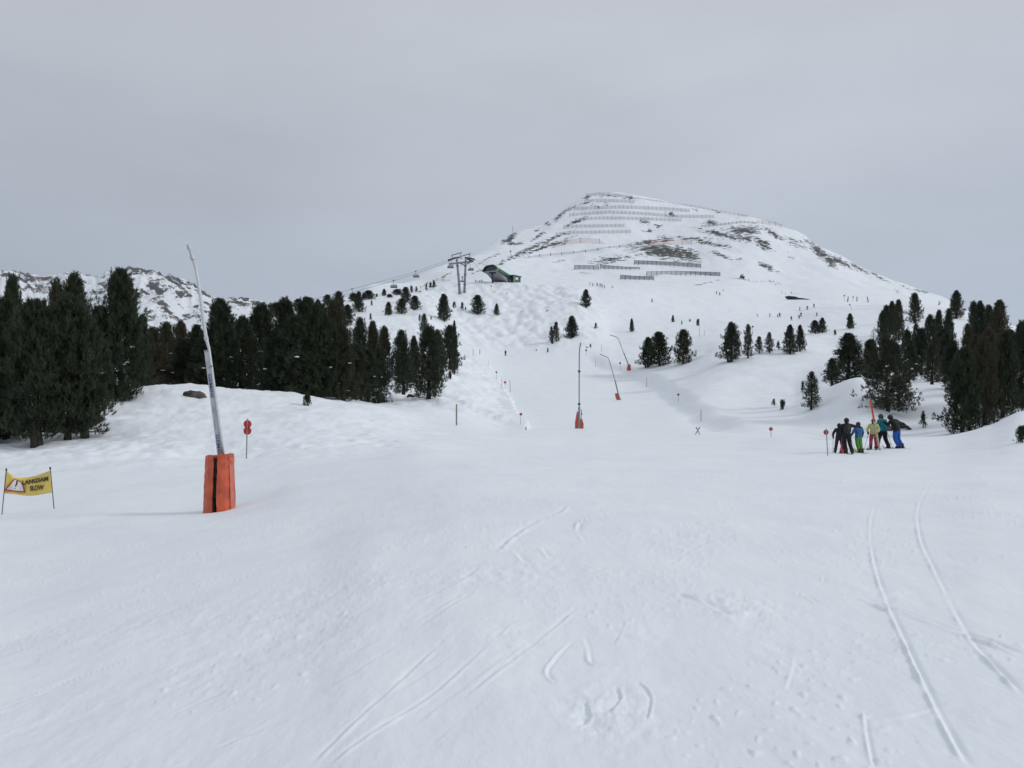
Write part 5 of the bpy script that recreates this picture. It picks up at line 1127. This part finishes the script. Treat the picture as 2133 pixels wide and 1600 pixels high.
# small machine on the shelf, and an orange snow gun on the right ridge
p = hit(1546, 580, 520); mac = empty('snow_gun', p); tag(mac, 'small dark machine with two upright posts on the middle shelf', 'machine'); s = p.y / F
mb = MB(); mb.box((0, 0, 2.2 * s), (9 * s, 6 * s, 3.2 * s)); mb.box((-3.4 * s, 0, 4.4 * s), (1.6 * s, 3 * s, 3 * s)); mb.build('body', M_DSTEEL, mac)
for x in (-1.2, 1.6):
    mb = MB(); mb.beam((x * s, 0, 3 * s), (x * s * 1.1, 0, 9.5 * s), .8 * s); mb.build('post', M_DSTEEL, mac)
mb = MB(); mb.box((.4 * s, 0, 6 * s), (4.2 * s, 1.2 * s, 2.0 * s)); mb.build('panel', M_STEEL, mac)
p = hit(1956, 636, 280); gun = empty('snow_gun', p); tag(gun, 'small orange-padded snow gun on the right ridge line', 'snow gun'); s = p.y / F
mb = MB(); mb.beam((-1.5 * s, 0, 0), (1 * s, 0, 3.5 * s), 2.6 * s, 2 * s); mb.build('pad', mat('orange_faded', (.55, .20, .12), .6), gun)
for x, h in ((-.3, 9), (2.2, 8.5)):
    mb = MB(); mb.beam((x * s, 0, 2 * s), (x * s, 0, h * s), .9 * s); mb.build('post', M_WOOD, gun)
# ------------------------------------------------------------------ people
def cloth(name, c, rough=.75): return mat(name, c, rough, spec=.25, var=.22, vscale=9, bump=.5, bscale=12)
M_SKIN = mat('skin', (.50, .30, .22), .6); M_HAIR = mat('dark_hair', (.04, .03, .025), .8)
BONES = [('pelvis', 'waist', 'J'), ('waist', 'chest', 'J'), ('chest', 'neck', 'J'), ('neck', 'chin', 'S'), ('chin', 'crown', 'S'),
         ('chest', 'shl', 'J'), ('shl', 'ell', 'J'), ('ell', 'wrl', 'J'), ('chest', 'shr', 'J'), ('shr', 'elr', 'J'), ('elr', 'wrr', 'J'),
         ('pelvis', 'hil', 'T'), ('hil', 'knl', 'T'), ('knl', 'anl', 'T'), ('pelvis', 'hir', 'T'), ('hir', 'knr', 'T'), ('knr', 'anr', 'T'), ('anl', 'tol', 'B'), ('anr', 'tor', 'B')]
RAD = dict(pelvis=.175, waist=.165, chest=.185, neck=.085, chin=.082, crown=.092, shl=.095, shr=.095, ell=.070, elr=.070, wrl=.052, wrr=.052, hil=.125, hir=.125, knl=.092, knr=.092, anl=.085, anr=.085, tol=.05, tor=.05)
BASE = dict(pelvis=(0, 0, .95), waist=(0, 0, 1.12), chest=(0, 0, 1.34), neck=(0, 0, 1.48), chin=(0, .03, 1.58), crown=(0, .02, 1.69),
            shl=(-.20, 0, 1.40), ell=(-.29, -.02, 1.13), wrl=(-.25, .16, .95), shr=(.20, 0, 1.40), elr=(.29, -.02, 1.13), wrr=(.25, .16, .95),
            hil=(-.10, 0, .88), knl=(-.13, .06, .50), anl=(-.15, -.02, .10), tol=(-.16, .14, .06), hir=(.10, 0, .88), knr=(.13, .06, .50), anr=(.15, -.02, .10), tor=(.16, .14, .06))
def body_mesh(J, mats, width=1.0, sub=2):
    names = list(RAD); bm_me = bpy.data.meshes.new('body'); idx = {n_: i for i, n_ in enumerate(names)}
    bm_me.from_pydata([J[n_] for n_ in names], [(idx[a], idx[b]) for a, b, _ in BONES], [])
    o = bpy.data.objects.new('body', bm_me); COL.objects.link(o)
    sk = o.modifiers.new('skin', 'SKIN'); sk.use_smooth_shade = True
    for i, n_ in enumerate(names):
        r = RAD[n_] * width; rx_, ry_ = (r * 1.0, r * .80) if n_ in ('chest', 'waist', 'pelvis') else (r, r)
        bm_me.skin_vertices[0].data[i].radius = (rx_, ry_)
        bm_me.skin_vertices[0].data[i].use_root = (n_ == 'pelvis')
    ss = o.modifiers.new('sub', 'SUBSURF'); ss.levels = sub; ss.render_levels = sub
    dg = bpy.context.evaluated_depsgraph_get(); dg.update()
    me = bpy.data.meshes.new_from_object(o.evaluated_get(dg)); bpy.data.objects.remove(o); bpy.data.meshes.remove(bm_me)
    me.materials.clear()
    for m_ in mats: me.materials.append(m_)
    code = {'J': 0, 'T': 1, 'S': 2, 'B': 3}
    A = np.array([J[a] for a, b, _ in BONES]); B = np.array([J[b] for a, b, _ in BONES]); K = [code[c] for *_, c in BONES]; D_ = B - A; L2 = (D_ ** 2).sum(1)
    for p in me.polygons:
        c = np.array(p.center[:]); t = np.clip(((c - A) * D_).sum(1) / L2, 0, 1); dd = np.linalg.norm(A + D_ * t[:, None] - c, axis=1)
        k = K[int(np.argmin(dd))]
        if k == 1 and c[2] > J['pelvis'][2] - .06 and np.hypot(c[0] - J['pelvis'][0], c[1] - J['pelvis'][1]) < .3: k = 0
        p.material_index = k; p.use_smooth = True
    return me
def ell(mb, c, r, n1=10, n2=7, f=None):
    V = []; F_ = []
    for i in range(n2 + 1):
        for j in range(n1):
            a = math.pi * i / n2; b = 2 * math.pi * j / n1; V.append(Vector(c) + Vector((r[0] * math.sin(a) * math.cos(b), r[1] * math.sin(a) * math.sin(b), r[2] * math.cos(a))))
    for i in range(n2):
        for j in range(n1): F_.append((i * n1 + j, (i + 1) * n1 + j, (i + 1) * n1 + (j + 1) % n1, i * n1 + (j + 1) % n1))
    mb.add(V, F_)
def glove(J, s, mt, root):
    w = Vector(J['wr' + s]); e = Vector(J['el' + s]); d = (w - e).normalized(); side = d.cross(Vector((0, 0, 1))).normalized(); up = side.cross(d)
    mb = MB(); mb.tube([w - d * .05, w + d * .02, w + d * .07], [.055, .058, .045], 8)
    for k in range(4):
        b_ = w + d * .06 + side * (.030 - .020 * k); ln = [.062, .072, .068, .052][k]
        mb.tube([b_, b_ + d * ln * .6 - up * .008, b_ + d * ln * .85 - up * .040, b_ + d * ln * .5 - up * .060], [.0125, .012, .011, .009], 5)
    b_ = w + d * .02 + side * .045; mb.tube([b_, b_ + d * .035 + side * .02 - up * .015, b_ + d * .055 - up * .045], [.014, .013, .010], 5)
    mb.build('glove', mt, root, smooth=True); return w + d * .09 - up * .03
def person(px, Y, hgt, face, label, jacket, trousers, pose=None, helmet=None, glovec=None, boots=None, skis=None, pack=None, width=1.1, goggles=None, lift=0.0, sub=2):
    b = ground(px, Y); b.z += lift; root = empty('person', b, R(face)); tag(root, label, 'person', 'ski group standing at the crest')
    J = dict(BASE); J.update(pose or {}); s = hgt / 1.80; root.scale = (s, s, s)
    M = [cloth('jacket', jacket), cloth('trousers', trousers), M_SKIN, M_BLACK]
    me = body_mesh(J, M, width, sub); bo = link('body', me, root)
    hc = (Vector(J['chin']) + Vector(J['crown'])) / 2; hd = (Vector(J['crown']) - Vector(J['neck'])).normalized()
    mb = MB(); ell(mb, hc + hd * .015 + Vector((0, -.012, 0)), (.128, .145, .140)); mb.tube([Vector(J['neck']) - hd * .02, Vector(J['neck']) + hd * .07], [.105, .10], 8); mb.build('helmet', cloth('helmet', helmet or (.02, .02, .025), .4), root, smooth=True)
    fw = Vector((0, 1, 0))
    mb = MB(); ell(mb, hc + fw * .075 + hd * .015, (.095, .05, .045)); mb.build('goggles', mat('goggles', goggles or (.03, .03, .04), .2, spec=.8), root, smooth=True)
    mb = MB(); mb.tube([hc + fw * .09 - hd * .02, hc + fw * .115 - hd * .045], [.018, .014], 6); ell(mb, hc + fw * .085 - hd * .085, (.028, .012, .008)); mb.build('face_detail', M_SKIN, root, smooth=True)
    gm = cloth('glove', glovec or (.02, .02, .022)); hands = {}
    for s_ in 'lr': hands[s_] = glove(J, s_, gm, root)
    for s_ in 'lr':
        a = Vector(J['an' + s_]); t = Vector(J['to' + s_]); dd = (t - a); dd.z = 0; dd.normalize()
        mb = MB(); mb.tube([a + Vector((0, 0, .16)), a + Vector((0, 0, .02)), a + Vector((0, 0, -.02)) + dd * .02], [.078, .075, .07], 8); mb.tube([a - dd * .10 + Vector((0, 0, -.045)), a + dd * .02 + Vector((0, 0, -.035)), a + dd * .19 + Vector((0, 0, -.055))], [.06, .066, .045], 8); mb.build('ski_boot', cloth('ski_boot', boots or (.025, .025, .03), .4), root, smooth=True)
        if skis:
            mb = MB(); z = a.z - .10; P0 = a - dd * .70; P1 = a + dd * .75; P0.z = P1.z = z
            rings = [P0, a + Vector((0, 0, z - a.z)), P1, P1 + dd * .12 + Vector((0, 0, .05)), P1 + dd * .18 + Vector((0, 0, .12))]
            for i in range(4): mb.beam(rings[i], rings[i + 1], .075 if abs(dd.x) < 2 else .07, .022)
            mb.box(a + Vector((0, 0, z - a.z + .03)), (.07, .07, .04)); mb.build('ski', mat('ski', skis, .4, spec=.5), root)
    if pack:
        ch = (Vector(J['chest']) + Vector(J['waist'])) / 2; up = (Vector(J['chest']) - Vector(J['waist'])).normalized()
        bm = bmesh.new(); bmesh.ops.create_cube(bm, size=1); bmesh.ops.bevel(bm, geom=bm.edges[:] + bm.verts[:], offset=.22, segments=3, affect='EDGES')
        for v in bm.verts: v.co = ch + Vector((v.co.x * .34, -.21 + v.co.y * .20, 0)) + up * (v.co.z * .50)
        m_ = bpy.data.meshes.new('backpack'); bm.to_mesh(m_); bm.free(); m_.materials.append(cloth('backpack', pack)); m_.polygons.foreach_set('use_smooth', [True] * len(m_.polygons)); bp = link('backpack', m_, root)
        for sx_ in (-.12, .12):
            mb = MB(); c0 = Vector(J['chest']); mb.tube([c0 + Vector((sx_, -.16, .05)), c0 + Vector((sx_, -.02, .13)), c0 + Vector((sx_, .15, .02)), c0 + Vector((sx_, .12, -.25))], .018, 4); mb.build('strap', M_BLACK, bp)
    return root, J, hands
def world(root, v): return Matrix.Translation(root.location) @ root.rotation_euler.to_matrix().to_4x4() @ Matrix.Diagonal((*root.scale, 1)) @ v
def ski_pole(root, hand, tip_px, tip_row, label, mt=None):
    h = world(root, hand); t = at(tip_px, tip_row, h.y); g_ = gz(t.x, t.y); t.z = g_ - .04
    d = (h - t).normalized(); mb = MB(); mb.tube([Vector((0, 0, 0)), (h - t) + d * .06], [.009, .012], 5)
    o = empty('ski_pole', t); tag(o, label, 'ski pole', 'ski poles of the group'); mb.build('shaft', mt or M_STEEL, o)
    mb = MB(); mb.tube([(h - t) - d * .05, (h - t) + d * .09], .019, 6); mb.build('grip', M_BLACK, o)
    mb = MB(); mb.tube([d * .08, d * .095], .045, 8); mb.build('basket', M_BLACK, o)

BK = (.016, .017, .021)
pA, JA, hA = person(1748, 40.6, 1.52, -28, 'smallest dark figure at the left of the group in purple trousers', (.022, .022, .032), (.055, .022, .05), dict(knl=(-.17, .10, .50), anl=(-.22, -.02, .10), tol=(-.23, .14, .06), knr=(.16, .05, .50), anr=(.20, -.10, .10), tor=(.21, .06, .06), wrl=(-.36, .20, .98), ell=(-.34, 0, 1.15)), skis=(.05, .05, .06))
pB, JB, hB = person(1763.5, 40.0, 1.80, -12, 'tall person in black with backpack resting an arm on the blue jacket', BK, (.013, .013, .016),
    dict(shr=(.21, .02, 1.40), elr=(.42, .10, 1.36), wrr=(.62, .18, 1.34), ell=(-.30, 0, 1.12), wrl=(-.18, .22, .98), knl=(-.08, .05, .50), anl=(-.02, -.06, .10), tol=(-.02, .12, .06), knr=(.16, .08, .50), anr=(.26, -.04, .10), tor=(.30, .12, .06)), pack=(.040, .042, .038), skis=(.06, .06, .06))
pC, JC, hC = person(1788, 40.6, 1.58, 10, 'child in blue jacket and bright green trousers', (.045, .13, .29), (.12, .31, .06),
    dict(wrl=(-.34, .20, .98), ell=(-.34, .02, 1.14), wrr=(.34, .16, .98), ell_=(0, 0, 0), knr=(.16, .08, .50), anr=(.24, -.02, .10), tor=(.26, .14, .06), knl=(-.02, .08, .5), anl=(.04, -.04, .10), tol=(.05, .12, .06)) if False else
    dict(wrl=(-.34, .20, .98), ell=(-.34, .02, 1.14), wrr=(.34, .16, .98), knr=(.16, .08, .50), anr=(.24, -.02, .10), tor=(.26, .14, .06), knl=(-.02, .08, .5), anl=(.04, -.04, .10), tol=(.05, .12, .06)), helmet=(.03, .035, .05), skis=(.5, .4, .2))
pD, JD, hD = person(1819.5, 42.8, 1.66, 150, 'child in pale yellow jacket and pink red trousers facing the camera', (.50, .50, .20), (.36, .045, .075),
    dict(ell=(-.30, .03, 1.13), wrl=(-.20, .24, .98), elr=(.33, .05, 1.14), wrr=(.26, .26, .98)), helmet=(.10, .02, .03), goggles=(.25, .10, .08), skis=(.06, .06, .07))
pE, JE, hE = person(1839, 43.5, 1.92, 16, 'tall skier in teal jacket and black trousers with legs apart', (.008, .20, .25), (.012, .012, .016),
    dict(chest=(0, .06, 1.33), neck=(0, .10, 1.46), chin=(0, .15, 1.55), crown=(0, .15, 1.66), shl=(-.20, .06, 1.39), shr=(.20, .06, 1.39), ell=(-.32, .04, 1.12), wrl=(-.30, .22, .97), elr=(.31, .06, 1.12), wrr=(.26, .26, 1.0), knl=(-.20, .06, .50), anl=(-.32, .0, .10), tol=(-.34, .16, .06), knr=(.17, .02, .50), anr=(.24, -.14, .10), tor=(.25, .03, .06)), helmet=(.04, .05, .055), width=1.15)
pF, JF, hF = person(1868, 43.0, 1.92, 28, 'skier leaning forward in black jacket and vivid blue trousers', (.014, .015, .019), (.018, .10, .42),
    dict(pelvis=(0, -.03, .93), waist=(-.02, .03, 1.10), chest=(-.06, .12, 1.31), neck=(-.10, .20, 1.43), chin=(-.12, .27, 1.50), crown=(-.13, .29, 1.61), shl=(-.25, .15, 1.38), shr=(.14, .12, 1.38), ell=(-.36, .26, 1.16), wrl=(-.36, .40, 1.30), elr=(.24, .16, 1.10), wrr=(.16, .34, 1.0), knl=(-.04, .08, .50), anl=(.05, -.08, .10), tol=(.05, .10, .06), knr=(.18, .06, .50), anr=(.26, -.12, .10), tor=(.27, .06, .06)), helmet=(.02, .02, .025), goggles=(.5, .05, .06), skis=(.35, .36, .36), width=1.15)
pG, JG, hG = person(1776, 41.6, 1.50, 0, 'nearly hidden figure in black between the backpack and the blue jacket', BK, BK, helmet=(.03, .03, .035)) if False else (None, None, None)
ski_pole(pA, hA['l'], 1735, 949, 'slanting pole at the far left of the group')
ski_pole(pB, hB['l'], 1751, 948, 'pole standing between the purple and black trousers')
ski_pole(pC, hC['l'], 1784, 946, 'pole left of the green trousers')
ski_pole(pC, hC['r'], 1798, 944, 'pole right of the green trousers')
ski_pole(pD, hD['r'], 1799.5, 941, 'left one of two poles slanting from the yellow jacket')
ski_pole(pD, hD['l'], 1803, 941, 'right one of two poles slanting from the yellow jacket')
ski_pole(pF, hF['l'], 1860.5, 936, 'upright pole just left of the blue trousers')
# red and white thing planted beside the purple trousers
b = ground(1755, 40.1); fl = empty('red_marker_bag', b); tag(fl, 'red wedge with white V stripes planted beside the purple trousers', 'marker bag'); s = 40.1 / F
mb = MB(); vs, fs = plate([Vector((x * s, 0, z * s)) for x, z in [(-6, 0), (5, 0), (4.5, 10), (3, 19), (-1, 20), (-2.5, 12)]], .12); mb.add(vs, fs); mb.build('panel', M_RED, fl)
for x0, z0, x1, z1 in [(-4, 12, 1, 1), (4, 14, 1, 1)]:
    mb = MB(); mb.beam((x0 * s, -.02, z0 * s), (x1 * s, -.02, z1 * s), .035, .01); mb.build('white_stripe', M_PRINTW, fl)
# pale yellow slab on the snow between the black and green trousers
b = ground(1781, 41.3); mb = MB(); mb.box((0, 0, .06), (.42, .30, .16)); o = mb.build('sled', mat('pale_yellow', (.60, .52, .28), .5)); o.location = b; o.rotation_euler = (0, 0, .3); tag(o, 'pale yellow sled lying behind the green trousers', 'sled')
bv = o.modifiers.new('b', 'BEVEL'); bv.width = .03; bv.segments = 2

# ---- far skiers: standing and skiing figures, shared shapes
def objcol(name):
    m = bpy.data.materials.new(name); m.use_nodes = True; n = m.node_tree.nodes; l = m.node_tree.links
    oi = n.new('ShaderNodeObjectInfo'); l.new(oi.outputs['Color'], n['Principled BSDF'].inputs['Base Color']); n['Principled BSDF'].inputs['Roughness'].default_value = .8; return m
M_OC = objcol('ski_clothing')
POSES = [dict(), dict(pelvis=(0, -.12, .82), waist=(0, -.02, .96), chest=(0, .12, 1.14), neck=(0, .20, 1.26), chin=(0, .26, 1.33), crown=(0, .28, 1.43), shl=(-.20, .12, 1.20), shr=(.20, .12, 1.20), ell=(-.34, .18, 1.0), elr=(.34, .18, 1.0), wrl=(-.32, .42, .98), wrr=(.32, .42, .98), hil=(-.11, -.10, .78), hir=(.11, -.10, .78), knl=(-.16, .18, .48), knr=(.16, .18, .48)),
         dict(ell=(-.42, .05, 1.2), wrl=(-.58, .18, 1.05), elr=(.36, .1, 1.12), wrr=(.46, .3, .98), knl=(-.2, .06, .5), anl=(-.3, 0, .1), tol=(-.32, .16, .06), knr=(.2, .04, .5), anr=(.3, -.05, .1), tor=(.32, .12, .06))]
FAR = []
for ps in POSES:
    J = dict(BASE); J.update(ps); bme = body_mesh(J, [M_OC, M_BLACK, M_SKIN, M_BLACK], 1.2, 1)
    mb = MB(); hc = (Vector(J['chin']) + Vector(J['crown'])) / 2; ell(mb, hc + Vector((0, -.01, .04)), (.13, .14, .12), 8, 5); hm = bpy.data.meshes.new('helmet'); hm.from_pydata(mb.v, [], mb.f); hm.materials.append(M_BLACK); hm.update()
    mb = MB()
    for s_ in 'lr':
        a = Vector(J['an' + s_]); mb = mb
        mb.beam((a.x, -.8, .02), (a.x, .95, .02), .09, .03)
    sm_ = bpy.data.meshes.new('skis'); sm_.from_pydata(mb.v, [], mb.f); sm_.materials.append(M_BLACK); sm_.update()
    FAR.append((bme, hm, sm_))
DK, NV, RD, GY = (.015, .017, .022, 1), (.02, .03, .06, 1), (.22, .03, .03, 1), (.08, .085, .09, 1)
def far_skier(px, base, k, face, col, label, grp, hs=1.0, cat='skier'):
    p = hit(px, base); root = empty('person', p, R(face)); root.scale = (1.05 * hs,) * 3; tag(root, label, cat, grp)
    for nm, me in zip(('body', 'helmet', 'skis'), FAR[k]):
        o = link(nm, me, root); o.color = col
G1 = 'row of skiers waiting left below the barriers'; G2 = 'skiers crossing the slope above the right pines'; G3 = 'skiers alone on the slopes'
for i, (x, y, k, f, c) in enumerate([(1229, 594, 0, 90, DK), (1235, 596, 1, 60, DK), (1244, 597, 2, 0, NV), (1250, 597.5, 0, -40, DK), (1254, 598.5, 0, 30, DK), (1259, 600, 1, 80, DK)]):
    far_skier(x, y, k, f, c, f'skier in the waiting row under the grey barriers, {ORD[i]} from the left', G1)
far_skier(1275.5, 600, 1, 60, DK, 'skier just right of the waiting row', G3, .8)
far_skier(1358.5, 630, 1, 120, RD, 'reddish skier racing down alone in the middle of the slope', G3, 1.15)
far_skier(1053, 741, 0, 10, NV, 'lone skier standing at the lip of the groomed run', G3, 1.0)
far_skier(1492.5, 613, 0, 40, GY, 'left one of two skiers in the bright shelf above the right slope', G3)
far_skier(1499, 615.5, 2, -30, GY, 'right one of two skiers in the bright shelf above the right slope', G3)
far_skier(1507, 606.5, 1, 90, DK, 'small crouching skier above the two on the bright shelf', G3, .7)
for i, (x, y, k, f, c, hs) in enumerate([(1577.7, 659.5, 1, 80, DK, .8), (1603.7, 660.5, 2, 70, DK, 1.05), (1620, 661, 0, 20, GY, .8), (1624, 661, 2, -50, DK, 1.2), (1648.4, 668, 2, 10, DK, 1.1), (1664.5, 663.5, 1, -30, RD, 1.15), (1666, 647, 0, 60, DK, 1.15), (1668.5, 659.5, 2, -50, DK, 1.15), (1681.5, 644.5, 1, -40, DK, 1.25), (1695.5, 640.5, 0, 0, DK, 1.15), (1701.5, 658.5, 0, 30, GY, .95)]):
    far_skier(x, y, k, f, c, f'skier above the right-hand pine row, {ORD[i]} from the left', G2, hs)
for i, (x, y, k, c, hs) in enumerate([(1628.5, 612, 0, GY, .8), (1636.5, 613.5, 1, DK, .6), (1648.6, 612, 1, DK, 1.0), (1657, 613, 0, GY, .5)]):
    far_skier(x, y, k, 70, c, f'skier right above the rocky hollow, {ORD[i]} from the left', 'skiers above the rocky hollow', hs)
for i, (x, y, k, c, hs) in enumerate([(1560, 586, 1, DK, 1.1), (1586, 588, 1, GY, .8), (1605, 588.5, 1, DK, .8), (1612, 588, 1, GY, .7), (1616, 594.5, 1, DK, .8), (1625, 592.5, 1, GY, .8)]):
    far_skier(x, y, k, 75, c, f'tiny skier trailing right of the dark machine, {ORD[i]} from the left', 'skiers right of the dark machine', hs)
# ------------------------------------------------------------------ thin mountain haze
hx = max(abs(FXX.min()), FXX.max(), np.abs(XX).max()) + 30; zlo = min(Z.min(), FZ.min()) - 1; zhi = max(Z.max(), FZ.max()) + 12; y0_, y1_ = -302.0, max(YS[-1], FY.max()) + 20
mb = MB(); mb.box((0, (y0_ + y1_) / 2, (zlo + zhi) / 2), (2 * hx, y1_ - y0_, zhi - zlo))
mh = bpy.data.materials.new('haze'); mh.use_nodes = True; n = mh.node_tree.nodes; l = mh.node_tree.links; n.clear()
oo = n.new('ShaderNodeOutputMaterial'); pv = n.new('ShaderNodeVolumePrincipled'); pv.inputs['Color'].default_value = (.86, .90, .97, 1); pv.inputs['Density'].default_value = 4.0e-5; pv.inputs['Anisotropy'].default_value = .2
l.new(pv.outputs[0], oo.inputs['Volume'])
hz_o = mb.build('haze', mh); tag(hz_o, kind='stuff', label='thin pale mountain haze')
